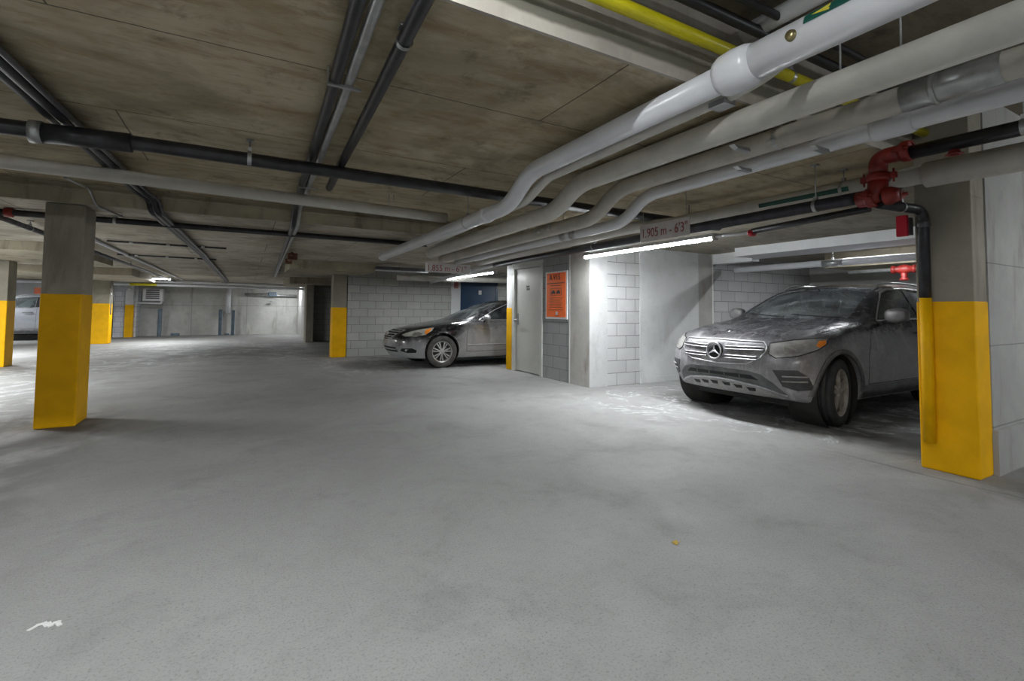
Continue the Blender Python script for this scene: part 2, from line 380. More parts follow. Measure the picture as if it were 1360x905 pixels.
# walls
def wall(nm, mat, *a): return struct(obj(nm, BX(*a), mat))
wall('wall_far', M['conc_far'], -3.8, 2.2, 25, 25.3, 0, 2.35)
wall('wall_far_right', M['conc_far'], 2.2, 2.4, 19.3, 25.3, 0, 2.35)
wall('wall_far_right_block', M['block_nis'], 2.2, 5, 19.1, 19.3, 0, 2.35)
wall('wall_far_left_block', M['block_left'], -4.5, -3.78, 24.15, 25.3, 0, 2.35)
wall('wall_left_back', M['conc_white'], -16, -4.5, 26.4, 26.6, 0, 2.35)
wall('wall_left_return', M['conc_white'], -4.5, -4.35, 25.3, 26.4, 0, 2.35)
wall('wall_left', M['conc'], -16.2, -16, -8, 27, 0, 3.2)
wall('wall_back', M['conc'], -16, 12, -8.2, -8, 0, 3.2)
wall('wall_right', M['conc'], 11, 11.2, -8, 27, 0, 3.2)
wall('wall_right_near', M['conc_right'], 5.0, 11, 1.42, 1.78, 0, 2.95)
wall('wall_right_near_curb', M['conc_right'], 5.0, 11, 1.395, 1.42, 0, .34)
# middle utility room
wall('wall_middle_corner', M['conc_dirty'], 4.8, 5.17, 6.06, 6.57, 0, 2.48)
wall('wall_middle_corner_face', M['conc_corner'], 4.803, 5.168, 6.05, 6.06, 0, 2.48)
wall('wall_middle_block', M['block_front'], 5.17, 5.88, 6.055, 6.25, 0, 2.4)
wall('wall_middle_panel', M['conc_white'], 5.88, 7.34, 6.045, 6.25, 0, 2.4)
wall('wall_middle_panel_base', M['conc_white'], 5.88, 7.34, 6.035, 6.045, 0, .10)
wall('wall_middle_pilaster', M['conc_dirty'], 7.34, 7.72, 6.045, 6.25, 0, 2.4)
wall('wall_bay_block', M['block_bay'], 7.75, 11, 6.06, 6.25, 0, 2.4)
wall('trim_5', M['caulk'], 7.72, 7.75, 6.04, 6.25, 0, 2.4)
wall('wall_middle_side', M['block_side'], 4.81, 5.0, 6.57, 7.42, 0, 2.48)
wall('wall_middle_over_door', M['conc_white'], 4.81, 5.0, 7.42, 8.6, 2.11, 2.48)
wall('wall_middle_return', M['block_nis'], 5.0, 11, 8.60, 8.79, 0, 2.3)
wall('trim_6', M['caulk'], 4.797, 4.81, 6.57, 6.60, 0, 2.2)
wall('wall_sedan_bay', M['block_nis'], 2.28, 11, 12.62, 12.85, 0, 2.3)
# white steel door
d = bmesh.new(); box(d, 4.83, 4.88, 7.52, 8.46, .015, 2.04, bev=.004)
door1 = struct(obj('door_1', d, M['door']), 'pale grey steel door in the middle wall')
fb = bmesh.new(); box(fb, 4.785, 4.9, 7.43, 7.51, 0, 2.11); box(fb, 4.785, 4.9, 8.47, 8.55, 0, 2.11); box(fb, 4.785, 4.9, 7.51, 8.47, 2.05, 2.11)
obj('door_frame', fb, M['door'], door1)
for z in (.25, 1.1, 1.85): obj('hinge', BX(4.79, 4.832, 7.505, 7.53, z-.06, z+.06), M['galv'], door1)
hb = bmesh.new(); lathe(hb, [(4.76, .001), (4.76, .016), (4.83, .016)], 'X', 16, 0, (0, 8.39, 1.02)); box(hb, 4.755, 4.775, 8.28, 8.40, 1.01, 1.03); box(hb, 4.822, 4.831, 8.36, 8.42, .93, 1.15)
obj('door_handle', hb, M['galv'], door1)
sb = bmesh.new(); box(sb, 4.826, 4.831, 7.94, 8.06, 1.66, 1.70); box(sb, 4.826, 4.831, 7.93, 8.05, 1.61, 1.65); obj('door_number_plate', sb, M['ink'], door1)
# blue door
d = bmesh.new(); box(d, 5.42, 6.50, 12.60, 12.64, 0, 2.06, bev=.004)
for k in range(2): box(d, 5.52+k*.5, 5.94+k*.5, 12.592, 12.60, .3, 1.2, bev=.003)
door2 = struct(obj('door_2', d, M['bluedoor']), 'navy blue door behind the sedan')
fb = bmesh.new(); box(fb, 5.36, 5.42, 12.585, 12.65, 0, 2.12); box(fb, 6.50, 6.56, 12.585, 12.65, 0, 2.12); box(fb, 5.42, 6.5, 12.585, 12.65, 2.06, 2.12); obj('door_frame', fb, M['bluedoor'], door2)
obj('door_number_plate', BX(5.93, 6.02, 12.588, 12.598, 1.66, 1.78), M['white'], door2)
wall('wall_sedan_bay_pilaster', M['conc_white'], 5.08, 5.36, 12.59, 12.62, 0, 2.27)

# columns: concrete pillar with yellow painted band
def column(x0, x1, y0, y1, top, yz, label, chip=False, mat='column'):
    t = thing('concrete_pillar', label, 'pillar', ((x0+x1)/2, (y0+y1)/2, 0), 0)
    cx, cy = (x0+x1)/2, (y0+y1)/2; a, b = (x1-x0)/2, (y1-y0)/2
    bm = bmesh.new(); box(bm, -a, a, -b, b, yz-.01, top, bev=.008); 
    # formwork lift line
    box(bm, -a-.002, a+.002, -b-.002, b+.002, top*.72, top*.72+.006)
    obj('shaft', bm, M[mat], t)
    bm = bmesh.new(); box(bm, -a-.004, a+.004, -b-.004, b+.004, 0, yz, bev=.012); obj('yellow_paint_band', bm, M['yellow'], t)
    return t
column(-1.78, -1.47, 6.46, 6.88, 2.265, 1.345, 'wide concrete pillar with yellow base in the open aisle, the one nearest on the left')
column(-4.5, -4.12, 13.2, 13.6, 2.12, 1.32, 'grey pillar with yellow base cut off by the left edge of the photo')
column(-4.33, -3.86, 20.15, 20.55, 2.07, 1.32, 'distant grey pillar with yellow base and conduit on its edge')
column(1.93, 2.26, 12.6, 12.95, 2.07, 1.25, 'middle concrete pillar with yellow base at the end of the block wall beside the black sedan')
column(4.75, 5.0, 1.43, 1.78, 2.94, 1.32, 'big concrete pillar with yellow base and fire pipe beside the dusty SUV')
column(-4.12, -3.86, 23.98, 24.14, 2.2, 1.3, 'slim pale pilaster with yellow base on the far block wall', mat='conc_white')
column(4.79, 4.99, 8.56, 8.79, 2.27, 1.27, 'narrow pale door post with yellow base left of the grey door', mat='conc_white')
tag(obj('concrete_pillar', BX(1.93, 2.18, 18.5, 19.1, 0, 2.05, bev=.01), M['column']), 'bare concrete pillar without yellow paint at the end of the far wall', 'pillar')

# ------------------------------------------------------------------ PIPES
def hanger(parent, x, y, z, r, top, ax='Y', ring=True):
    bm = bmesh.new()
    sweep(bm, [(x, y, z+r), (x, y, top)], .005, 8)
    if ring:
        pts = []
        for k in range(25):
            a = 2*PI*k/24; c, s = math.cos(a)*(r+.004), math.sin(a)*(r+.004)
            pts.append((x+c, y, z+s) if ax == 'Y' else (x, y+c, z+s))
        for a, b in zip(pts, pts[1:]):
            w = .014
            if ax == 'Y': q = [(a[0], y-w, a[2]), (b[0], y-w, b[2]), (b[0], y+w, b[2]), (a[0], y+w, a[2])]
            else: q = [(x-w, a[1], a[2]), (x-w, b[1], b[2]), (x+w, b[1], b[2]), (x+w, a[1], a[2])]
            bm.faces.new([bm.verts.new(v) for v in q])
        box(bm, x-.014, x+.014, y-.014, y+.014, z+r, z+r+.03)
        box(bm, x-.025, x+.025, y-.025, y+.025, top-.012, top)
    obj('hanger', bm, M['galv'], parent)
def pipe(label, pts, r, mat, hang=(), top=2.48, ax='Y', R=.15, seg=20, name='pipe', cat='pipe', ring=True):
    o = obj(name, tube(pts, r, R, seg), M[mat]); tag(o, label, cat)
    for h in hang:
        x, y, z = h[:3]; hanger(o, x, y, z, r, h[3] if len(h) > 3 else top, ax, ring)
    return o
def collar(parent, c, r, L, ax, mat, name='coupling', round_=True):
    bm = bmesh.new(); e = L*.28
    prof = [(-L/2, r*.8), (-L/2, r*.93), (-L/2+e*.4, r), (L/2-e*.4, r), (L/2, r*.93), (L/2, r*.8)] if round_ else [(-L/2, r*.8), (-L/2, r), (L/2, r), (L/2, r*.8)]
    lathe(bm, prof, ax, 28, 0, c); obj(name, bm, M[mat], parent)

# P1: the big white drain
p1 = pipe('big glossy white drain pipe with a bell joint, first of the overhead row', [(2.03, 1.36, 2.372), (2.03, 3.34, 2.362), (2.03, 3.70, 2.145), (2.03, 8.16, 2.115)], .069, 'pvc', R=.16, seg=28)
bm = tube([(2.03, -1.5, 2.383), (2.03, 1.44, 2.378)], .082, seg=28); obj('wide_section', bm, M['pvc'], p1)
bm = bmesh.new(); lathe(bm, [(1.33, .07), (1.335, .086), (1.37, .100), (1.43, .104), (1.49, .100), (1.52, .088), (1.525, .07)], 'Y', 32, 0, (2.03, 0, 2.376)); obj('bell_joint', bm, M['pvc'], p1)
collar(p1, (2.03, 8.1, 2.115), .078, .14, 'Y', 'pvc', 'end_joint'); collar(p1, (2.03, 4.15, 2.140), .077, .1, 'Y', 'pvc')
for y, z, t in ((.62, 2.38, 2.95), (4.6, 2.14, 2.48)): hanger(p1, 2.03, y, z, .08 if y < 1.4 else .068, t)
# flow label on it
def on_pipe(a, y, r): a = math.radians(a); return (2.03+r*math.cos(a), y, 2.38+r*math.sin(a))
bm = bmesh.new()
for k in range(8):
    a0, a1 = 138+k*4.2, 138+(k+1)*4.2
    v = [bm.verts.new(w) for w in (on_pipe(a0, .50, .0835), on_pipe(a1, .50, .0835), on_pipe(a1, 1.08, .0835), on_pipe(a0, 1.08, .0835))]; bm.faces.new(v)
lab = obj('flow_label', bm, M['green'], p1)
for y in (.62, .80, .98):
    bm = bmesh.new(); bm.faces.new([bm.verts.new(w) for w in (on_pipe(143, y, .085), on_pipe(154, y+.07, .0855), on_pipe(166, y, .085))]); obj('flow_arrow', bm, M['arrow'], lab)
bm = bmesh.new(); lathe(bm, [(-.012, .001), (-.012, .02), (.0, .024), (.01, .024)], 'X', 20, 0, (1.95, 1.13, 2.372)); obj('cleanout_cap', bm, plain('brass_cap', (.28, .24, .12), .3, .8), p1)
# P1b thin companion
p1b = pipe('slim white pipe tucked beside the big drain pipe', [(2.45, 1.30, 2.60), (2.20, 1.42, 2.385), (2.20, 1.60, 2.365), (2.18, 3.3, 2.33), (2.16, 3.62, 2.19), (2.19, 6.3, 2.12)], .037, 'wrap', R=.08)
obj('clamp_box', BX(2.155, 2.245, 1.60, 1.70, 2.315, 2.345), M['galv'], p1b)
# P2..P5
p2 = pipe('thick matte white insulated pipe, second of the overhead row', [(2.64, -1.5, 2.375), (2.64, 3.50, 2.385), (2.64, 3.86, 2.195), (2.64, 7.5, 2.14)], .083, 'wrap', [(2.64, 1.28, 2.375, 2.95), (2.64, 1.02, 2.375, 2.95), (2.64, 5.0, 2.19)], R=.2, seg=28, ring=False)
p3 = pipe('white insulated pipe with a metal saddle, third of the overhead row', [(3.12, -1.5, 2.405), (3.12, 1.5, 2.395), (3.12, 3.50, 2.40), (3.12, 3.86, 2.175), (3.12, 8.2, 2.13)], .073, 'wrap2', [(3.12, 1.9, 2.395), (3.12, 5.2, 2.17)], R=.2, seg=28)
bm = bmesh.new(); lathe(bm, [(.80, .06), (.80, .077), (1.20, .077), (1.20, .06)], 'Y', 32, 0, (3.12, 0, 2.397)); sd = obj('metal_saddle', bm, M['galv'], p3)
bm = bmesh.new(); lathe(bm, [(1.05, .07), (1.05, .082), (1.075, .082), (1.075, .07)], 'Y', 32, 0, (3.12, 0, 2.397)); obj('strap', bm, M['galv'], sd)
for y, z in ((4.62, 2.175), (4.85, 2.174)): collar(p3, (3.12, y, z), .076, .14, 'Y', 'galv', 'metal_saddle', False)
p4 = pipe('white pipe with a bulging joint, fourth of the overhead row', [(3.54, -1.5, 2.385), (3.54, 1.5, 2.41), (3.54, 3.56, 2.40), (3.54, 3.88, 2.175), (3.54, 8.5, 2.14)], .062, 'pvc', [(3.54, .8, 2.40, 2.95), (3.54, 5.0, 2.17)], R=.18, seg=28)
collar(p4, (3.54, 1.42, 2.408), .078, .22, 'Y', 'pvc', 'joint_sleeve')
for y, z in ((4.75, 2.17), (4.95, 2.17)): collar(p4, (3.54, y, z), .066, .12, 'Y', 'galv', 'metal_saddle', False)
for (x, y, z) in ((2.9, 2.02, 2.33), (3.36, 1.75, 2.325), (3.33, 2.3, 2.325)):
    bm = bmesh.new(); prism(bm, [(x-.09, z+.01), (x+.08, z+.01), (x+.09, z-.012), (x-.04, z-.012)], y, y+.04, 'XZ'); tag(obj('pipe_bracket', bm, M['galv']), 'small bent metal bracket under the insulated pipes at %s' % ('the second pipe' if x < 3 else 'the joint of the fourth pipe' if y < 2 else 'the third pipe'), 'bracket')
p5 = pipe('long white pipe just above the black fire main, running over the height board', [(4.55, 1.5, 2.297), (4.55, 3.62, 2.305), (4.30, 3.98, 2.235), (4.05, 4.25, 2.228), (4.05, 8.6, 2.165)], .072, 'wrap', [(4.55, 2.2, 2.30, 2.48)], R=.2, seg=28)
bm = tube([(4.54, -1.5, 2.27), (4.54, 1.62, 2.285)], .097, seg=28); obj('wide_section', bm, M['wrap'], p5)
bm = bmesh.new()
v = []
for k in range(5):
    a = PI*(.98+.045*k); v.append((4.55+.074*math.cos(a), 2.302+.074*math.sin(a)))
for a, b in zip(v, v[1:]): bm.faces.new([bm.verts.new(w) for w in ((a[0], 2.13, a[1]), (b[0], 2.13, b[1]), (b[0], 2.95, b[1]), (a[0], 2.95, a[1]))])
obj('flow_label', bm, M['green'], p5)
# black fire main with red elbows
b2 = pipe('dark fire main running under the white pipes above the grey door', [(4.2, 1.76, 2.128), (4.2, 8.2, 2.085)], .050, 'mainpipe', [(4.2, 2.25, 2.125, 2.48), (4.2, 5.2, 2.11, 2.48)], seg=24)
bm = tube([(4.2, 8.2, 2.094), (4.2, 9.6, 2.03), (4.2, 11.8, 1.93)], .043, seg=20); obj('white_painted_end', bm, M['pvc'], b2)
bt = pipe('black upper fire pipe feeding the red elbows', [(4.2, -1.5, 2.36), (4.2, 1.62, 2.392)], .050, 'blackpipe', [(4.2, 1.0, 2.387, 2.95)], seg=24)
bm = bmesh.new(); lathe(bm, [(.0, .05), (.0, .03), (.012, .034), (.03, .028)], 'Z', 16, 0, (4.2, 1.34, 2.31)); obj('red_plug', bm, M['red'], bt)
el = thing('red_pipe_elbows', 'pair of red grooved elbows joining the upper and lower fire pipes', 'pipe fitting', (4.2, 1.72, 2.25)); el.scale = (1.3, 1.15, 1.12)
def loc(pts): return [(a-4.2, b-1.72, c-2.25) for a, b, c in pts]
obj('elbow', tube(loc([(4.2, 1.60, 2.392), (4.2, 1.78, 2.392), (4.2, 1.78, 2.25)]), .052, .12, 20), M['red'], el)
obj('elbow', tube(loc([(4.2, 1.78, 2.26), (4.2, 1.79, 2.13), (4.2, 1.90, 2.125)]), .056, .12, 20), M['red'], el)
for c, ax in (((0, -.10, .142), 'Y'), ((0, .06, .005), 'Z'), ((0, .10, -.123), 'Y')):
    bm = bmesh.new(); lathe(bm, [(-.026, .05), (-.026, .064), (-.012, .068), (.012, .068), (.026, .064), (.026, .05)], ax, 28, 0, c)
    for s in (-1, 1):
        if ax == 'Y': box(bm, s*.085-.018, s*.085+.018, c[1]-.02, c[1]+.02, c[2]-.014, c[2]+.014, bev=.004); sweep(bm, [(s*.085, c[1]-.045, c[2]), (s*.085, c[1]+.045, c[2])], .006, 8)
        else: box(bm, c[0]-.014, c[0]+.014, c[1]+s*.085-.018, c[1]+s*.085+.018, c[2]-.02, c[2]+.02, bev=.004); sweep(bm, [(0, c[1]+s*.085, c[2]-.045), (0, c[1]+s*.085, c[2]+.045)], .006, 8)
    obj('clamp', bm, M['red'], el)
bm = bmesh.new(); lathe(bm, [(-.075, .001), (-.075, .04), (-.03, .06), (.0, .06)], 'Y', 24, 0, (0, .02, -.13)); lathe(bm, [(-.08, .03), (-.08, .012), (-.105, .012), (-.105, .001)], 'Y', 12, 0, (.03, .02, -.13)); obj('end_cap', recalc(bm), M['red'], el)
b3 = pipe('thin black branch pipe from the fire main ending in a red cap', [(4.42, 1.95, 2.075), (4.45, 3.0, 2.035)], .030, 'blackpipe', seg=18)
bm = bmesh.new(); lathe(bm, [(-.02, .02), (-.02, .035), (.03, .035), (.05, .02), (.05, .001)], 'Y', 18, 0, (4.45, 3.0, 2.02)); obj('red_cap', recalc(bm), M['brightred'], b3)
rs = pipe('dark drop pipe bracketed to the yellow pillar beside the dusty SUV', [(4.22, 1.80, 2.06), (4.69, 1.70, 2.045), (4.69, 1.70, 1.33)], .038, 'blackpipe', R=.09, seg=22)
hanger(rs, 4.45, 1.75, 2.05, .036, 2.2, 'X')
collar(rs, (4.69, 1.70, 1.93), .044, .05, 'Z', 'graypipe')
obj('yellow_painted_length', tube([(4.69, 1.70, .22), (4.69, 1.70, 1.345)], .039, seg=22), M['yellow'], rs)
bm = BX(4.655, 4.69, 1.795, 1.87, 1.85, 2.02, bev=.004); hn = tag(obj('fire_alarm_horn', bm, M['brightred']), 'small red fire alarm box on the big yellow based pillar', 'alarm')
obj('back_box', BX(4.69, 4.74, 1.785, 1.87, 1.86, 2.0), M['graypipe'], hn)
# B1, W1, BP2 cross pipes
bp1 = pipe('thick black pipe crossing the ceiling from the left edge under the slab', [(-7, 4.2, 2.24), (-.75, 4.06, 2.335), (5.4, 4.12, 2.33)], .050, 'blackpipe', [(.0, 4.05, 2.34, 2.48), (2.9, 4.09, 2.33, 2.48)], ax='X', R=.3, seg=20)
bm = bmesh.new(); sweep(bm, [(-1.16, 4.07, 2.318), (-.70, 4.06, 2.33)], .064, 20); obj('sleeve', bm, M['blackpipe'], bp1)
bm = bmesh.new(); lathe(bm, [(-.03, .05), (-.03, .072), (.03, .072), (.03, .05)], 'X', 20, 0, (-1.18, 4.07, 2.318)); obj('coupling', bm, M['galv'], bp1)
w1 = pipe('long white pipe crossing left of the aisle in front of the stained ceiling step', [(-7, 5.2, 2.44), (-1.71, 5.2, 2.354), (2.02, 5.2, 2.285)], .058, 'wrap', [(1.35, 5.2, 2.30), (1.40, 5.2, 2.30)], R=.4, ax='X', ring=False, seg=24)
bp2 = pipe('black pipe with a red coupling crossing behind the left pillar', [(-9, 7.1, 2.222), (2.45, 7.1, 2.222)], .036, 'blackpipe', [(-1.35, 7.1, 2.222, 2.27)], ax='X')
collar(bp2, (-2.24, 7.1, 2.222), .052, .07, 'X', 'red')
yp = pipe('yellow gas pipe along the upper beam face', [(-1.5, 1.66, 2.66), (5.0, 1.70, 2.68)], .0345, 'yellowpipe', [(2.9, 1.69, 2.675, 2.95)], ax='X')
dk = pipe('black conduit pair above the yellow gas pipe', [(-1.5, 1.62, 2.80), (5, 1.62, 2.80)], .030, 'blackpipe', ax='X')
obj('second_run', tube([(-1.5, 1.50, 2.82), (5, 1.50, 2.82)], .022), M['blackpipe'], dk)
pipe('white pipe high under the slab behind the big drain pipe', [(2.5, .2, 2.83), (2.5, 1.3, 2.84), (2.5, 1.72, 2.84)], .05, 'pvc')
cb = [(2.05, 1.2, 2.94), (2.03, 1.18, 2.8), (2.07, 1.28, 2.74), (2.12, 1.4, 2.78)]
pipe('loose grey cable looping down from the upper slab', cb, .008, 'galv', R=.06, seg=8, name='cable', cat='cable')
# ceiling conduits of the slab
ca = pipe('dark conduit running along the ceiling straight down the aisle', [(.30, .5, 2.42), (.35, 1.87, 2.42), (.39, 2.85, 2.42), (.47, 5.5, 2.42), (.49, 6.2, 2.42), (.49, 6.40, 2.225), (.62, 10.94, 2.225), (.80, 17, 2.225)], .030, 'blackpipe', R=.08)
obj('grey_run', tube([(.37, .5, 2.425), (.42, 1.87, 2.425), (.46, 2.85, 2.425), (.53, 5.5, 2.425), (.545, 6.2, 2.425), (.54, 6.40, 2.23), (.66, 10.94, 2.23), (.83, 17, 2.23)], .026, .08), M['galv'], ca)
for y, x in ((2.6, .38), (5.0, .46)):
    bm = bmesh.new(); box(bm, x-.04, x+.13, y-.012, y+.012, 2.385, 2.395); box(bm, x-.04, x-.034, y-.012, y+.012, 2.39, 2.48); obj('strap', bm, M['galv'], ca)
cbp = pipe('short black pipe with an open end hanging below the slab', [(.50, .3, 2.40), (.57, 1.75, 2.41), (.61, 2.66, 2.41), (.69, 4.92, 2.40)], .033, 'blackpipe', [(.585, 2.05, 2.41, 2.48)], R=.3)
tl = pipe('bundle of black cables climbing over the left pillar beam', [(-1.22, 1.6, 2.43), (-1.14, 3.4, 2.43), (-1.08, 5.02, 2.435), (-1.03, 6.2, 2.43), (-.93, 6.36, 2.38), (-.90, 6.37, 2.24), (-.88, 6.8, 2.23), (-.77, 10.7, 2.235), (-.66, 22, 2.235)], .032, 'blackpipe', R=.12, name='cable_bundle', cat='cables')
for dx, r, m in ((.065, .03, 'blackpipe'), (.035, .012, 'galv'), (.115, .018, 'graypipe')):
    obj('cable', tube([(-1.22+dx, 1.6, 2.42), (-1.14+dx, 3.4, 2.42), (-1.08+dx, 5.02, 2.425), (-1.03+dx, 6.18, 2.42), (-.93+dx*.8, 6.34, 2.37), (-.90+dx*.8, 6.355, 2.235), (-.88+dx*.8, 6.8, 2.222), (-.77+dx*.6, 10.7, 2.232), (-.66+dx*.6, 22, 2.232)], r, .12, 12), M[m], tl)
pipe('thin grey conduit dropping over the beam by the left pillar top', [(-1.5, 5.9, 2.42), (-1.42, 6.33, 2.42), (-1.36, 6.36, 2.25), (-1.25, 6.9, 2.25)], .012, 'galv', R=.06, seg=8, name='conduit', cat='conduit')
# thin lines of the far slab
for i, (y, x0, x1, lab) in enumerate(((9.55, -1.9, -.3, 'short'), (11.9, -2.2, -.55, 'long'))):
    o = pipe('%s thin black sprinkler branch under the far slab' % lab, [(x0, y, 2.24), (x1, y, 2.235)], .016, 'blackpipe', seg=10, name='sprinkler_pipe')
    for k in range(3): collar(o, (x0+.3+(x1-x0)*.3*k, y, 2.238), .023, .05, 'X', 'galv')
dg = pipe('dark sprinkler line running away left of the aisle with a sprinkler head', [(-2.33, 5.5, 2.17), (-2.33, 22, 2.19)], .030, 'graypipe', [(-2.33, 8., 2.17, 2.27), (-2.33, 14., 2.18, 2.27)], seg=12, name='sprinkler_pipe')
bm = bmesh.new(); lathe(bm, [(0, .012), (-.04, .012), (-.05, .035), (-.056, .001)], 'Z', 12, 0, (-2.33, 10.6, 2.16)); obj('sprinkler_head', recalc(bm), M['blackpipe'], dg)
pipe('white conduit strip beside the sprinkler line toward the far lamp', [(-2.05, 9, 2.24), (-2.05, 21.5, 2.24)], .025, 'pvc', seg=10)
bm = bmesh.new()
sweep(bm, fillet([(.72, 9.4, 2.2), (.74, 9.9, 2.12), (.74, 10.3, 2.17), (.76, 11.0, 2.19)], .05), .03, 10); box(bm, .66, .82, 9.5, 9.62, 2.10, 2.22, bev=.01); box(bm, .68, .8, 10.4, 10.5, 2.10, 2.2, bev=.01)
tag(obj('pipe_valve', bm, M['rust']), 'rusty red pipe valve beside the conduit before the middle drop beam', 'valve')
# far wall equipment
pipe('pair of fat white pipes crossing before the far wall', [(-9, 22, 2.19), (3.2, 22, 2.165)], .055, 'pvc', seg=16)
fp = pipe('lower white pipe with a yellow label crossing before the far wall', [(-9, 22.2, 2.06), (2.2, 22.2, 2.04)], .05, 'pvc', seg=16)
bm = bmesh.new(); lathe(bm, [(-3.7, .052), (-2.9, .052)], 'X', 16, 0, (0, 22.2, 2.05)); obj('yellow_label', bm, M['yellowpipe'], fp)
gv = pipe('grey water pipe with valves along the far wall', [(.0, 24.85, 1.83), (2.15, 24.85, 1.80)], .06, 'galv', seg=14)
bm = bmesh.new(); box(bm, .95, 1.3, 24.75, 24.9, 1.75, 1.95, bev=.02); lathe(bm, [(1.5, .001), (1.5, .09), (1.52, .09), (1.52, .001)], 'Z', 16, 0, (1.1, 24.8, 0)); obj('valve', recalc(bm), M['steelblue'], gv)
pipe('wide white downpipe standing off the far wall between steel posts', [(-.63, 24.82, 2.2), (-.63, 24.82, .95)], .10, 'pvc', seg=18)
for x, h, lab in ((-3.06, 1.14, 'blue grey steel post standing alone before the far wall'), (-.90, 1.13, 'blue grey steel post left of the white downpipe'), (-.42, 1.10, 'blue grey steel post right of the white downpipe')):
    bm = bmesh.new(); box(bm, x-.065, x-.045, 24.5, 24.62, 0, h); box(bm, x+.045, x+.065, 24.5, 24.62, 0, h); box(bm, x-.045, x+.045, 24.55, 24.57, 0, h); box(bm, x-.065, x+.065, 24.5, 24.62, h-.02, h)
    tag(obj('steel_post', bm, M['steelblue']), lab, 'post')
tag(obj('floor_box', BX(-2.7, -2.4, 24.8, 24.99, 0, .10, bev=.01), M['steelblue']), 'small dark box on the floor against the far wall', 'box')
tag(obj('floor_box', BX(-.72, -.56, 24.85, 24.99, 0, .06, bev=.01), M['steelblue']), 'tiny dark drain box under the white downpipe', 'box')
hz = thing('unit_heater', 'white louvred unit heater hanging before the far wall', 'heater', (-3.25, 24.1, 1.46))
obj('casing', BX(-.33, .33, -.12, .3, 0, .50, bev=.015), M['white'], hz)
bm = bmesh.new()
for k in range(5): box(bm, -.22, .22, -.15, -.12, .08+k*.08, .13+k*.08)
obj('louvre', bm, M['graypipe'], hz)
obj('supply_pipe', tube([(-.52, 0, .6), (-.52, 0, -.08), (.1, 0, -.1), (.28, 0, -.1), (.28, 0, 0)], .035, .06, 12), M['pvc'], hz)
obj('hanger', tube([(0, .1, .5), (0, .1, .81)], .01, seg=8), M['galv'], hz)
bm = bmesh.new(); lathe(bm, [(-.10, .001), (-.10, .05), (-.03, .06), (.03, .06), (.05, .03), (.05, .001)], 'Y', 16, 0, (-4.0, 23.9, 1.92)); tag(obj('camera_dome', recalc(bm), M['white']), 'white round security camera on the far block pilaster', 'camera')
# conduit on the far pillar
pipe('thin conduit with a switch box on the distant yellow pillar', [(-3.82, 20.1, 2.07), (-3.82, 20.1, .95)], .018, 'galv', seg=8, name='conduit', cat='conduit')
# bay behind SUV
dt = struct(obj('trim_7', BX(7.28, 7.95, 1.78, 5.24, 2.165, 2.31), M['white']), 'white bulkhead box across the SUV bay ceiling')
struct(obj('trim_8', BX(7.75, 7.95, 5.24, 6.06, 2.12, 2.31), M['white']), 'small white bulkhead against the bay wall')
wp = pipe('white pipe with a metal clip crossing over the dusty SUV', [(8.0, 1.8, 2.0), (8.0, 5.75, 2.005)], .052, 'pvc', [(8.0, 4.05, 2.0, 2.31)], seg=18)
collar(wp, (8.0, 4.05, 2.0), .056, .3, 'Y', 'galv', 'metal_saddle', False)
struct(obj('trim_9', BX(9.4, 11, 1.78, 4.9, 2.05, 2.31), M['beam']), 'dark beam at the back of the SUV bay')
rv = pipe('red sprinkler pipe high at the back of the SUV bay', [(9.2, 1.8, 1.93), (9.2, 4.4, 1.93)], .03, 'galv', seg=12)
bm = bmesh.new(); lathe(bm, [(-.16, .001), (-.16, .065), (-.12, .065), (-.12, .04), (-.03, .075), (.03, .075), (.12, .04), (.12, .065), (.16, .065), (.16, .001)], 'Y', 20, 0, (9.2, 3.6, 1.93)); lathe(bm, [(0, .05), (-.10, .04), (-.12, .06), (-.15, .06), (-.15, .001)], 'Z', 16, 0, (9.2, 3.6, 1.90)); obj('red_valve', recalc(bm), M['red'], rv)
tag(obj('notice_board', BX(9.0, 9.02, 2.95, 3.35, 1.84, 1.93), M['offwhite']), 'small pale plate hanging over the SUV roof', 'sign')
# bay behind sedan
pipe('white pipe crossing the sedan bay in front of the navy door', [(3.2, 11.4, 1.98), (9.5, 11.4, 2.06)], .07, 'wrap', seg=16)
tag(obj('fire_alarm_plate', BX(5.16, 5.28, 12.565, 12.59, 1.82, 2.0), plain('faded_red_plate', (.35, .16, .15), .5)), 'faded red alarm plate left of the navy door', 'alarm')

# ------------------------------------------------------------------ LIGHT FIXTURES
def area(x, y, z, sx, sy, e, color=(.95, .98, 1.), rot=(0, 0, 0), name='lamp_light'):
    l = bpy.data.lights.new(name, 'AREA'); l.shape = 'RECTANGLE'; l.size = sx; l.size_y = sy; l.energy = e; l.color = color
    o = link(bpy.data.objects.new(name, l)); o.location = (x, y, z); o.rotation_euler = rot; return o
def batten(label, x, y, z, L, ax, e, top, lit='tube', group=None):
    t = thing('fluorescent_lamp', label, 'lamp', (x, y, z), 0 if ax == 'X' else PI/2, group)
    bm = bmesh.new(); prism(bm, [(-.05, .018), (.05, .018), (.03, .06), (-.03, .06)], -L/2, L/2, 'YZ'); obj('reflector', bm, M['white'], t)
    bm = bmesh.new()
    for s in (-1, 1): box(bm, s*L/2-.012, s*L/2+.012, -.04, .04, -.02, .06, bev=.003)
    obj('end_bracket', bm, M['offwhite'], t)
    bm = bmesh.new(); sweep(bm, [(-L/2+.012, 0, 0), (L/2-.012, 0, 0)], .014, 12); obj('tube', bm, M[lit], t)
    bm = bmesh.new()
    for s in (-.35, .35): sweep(bm, [(s*L, 0, .07), (s*L, 0, top-z)], .004, 6)
    obj('rod', bm, M['galv'], t)
    e = e*.55
    a = area(x, y, z-.018, L*.95 if ax == 'X' else .035, .035 if ax == 'X' else L*.95, e); a.parent = None
    return t
EK = 1.0
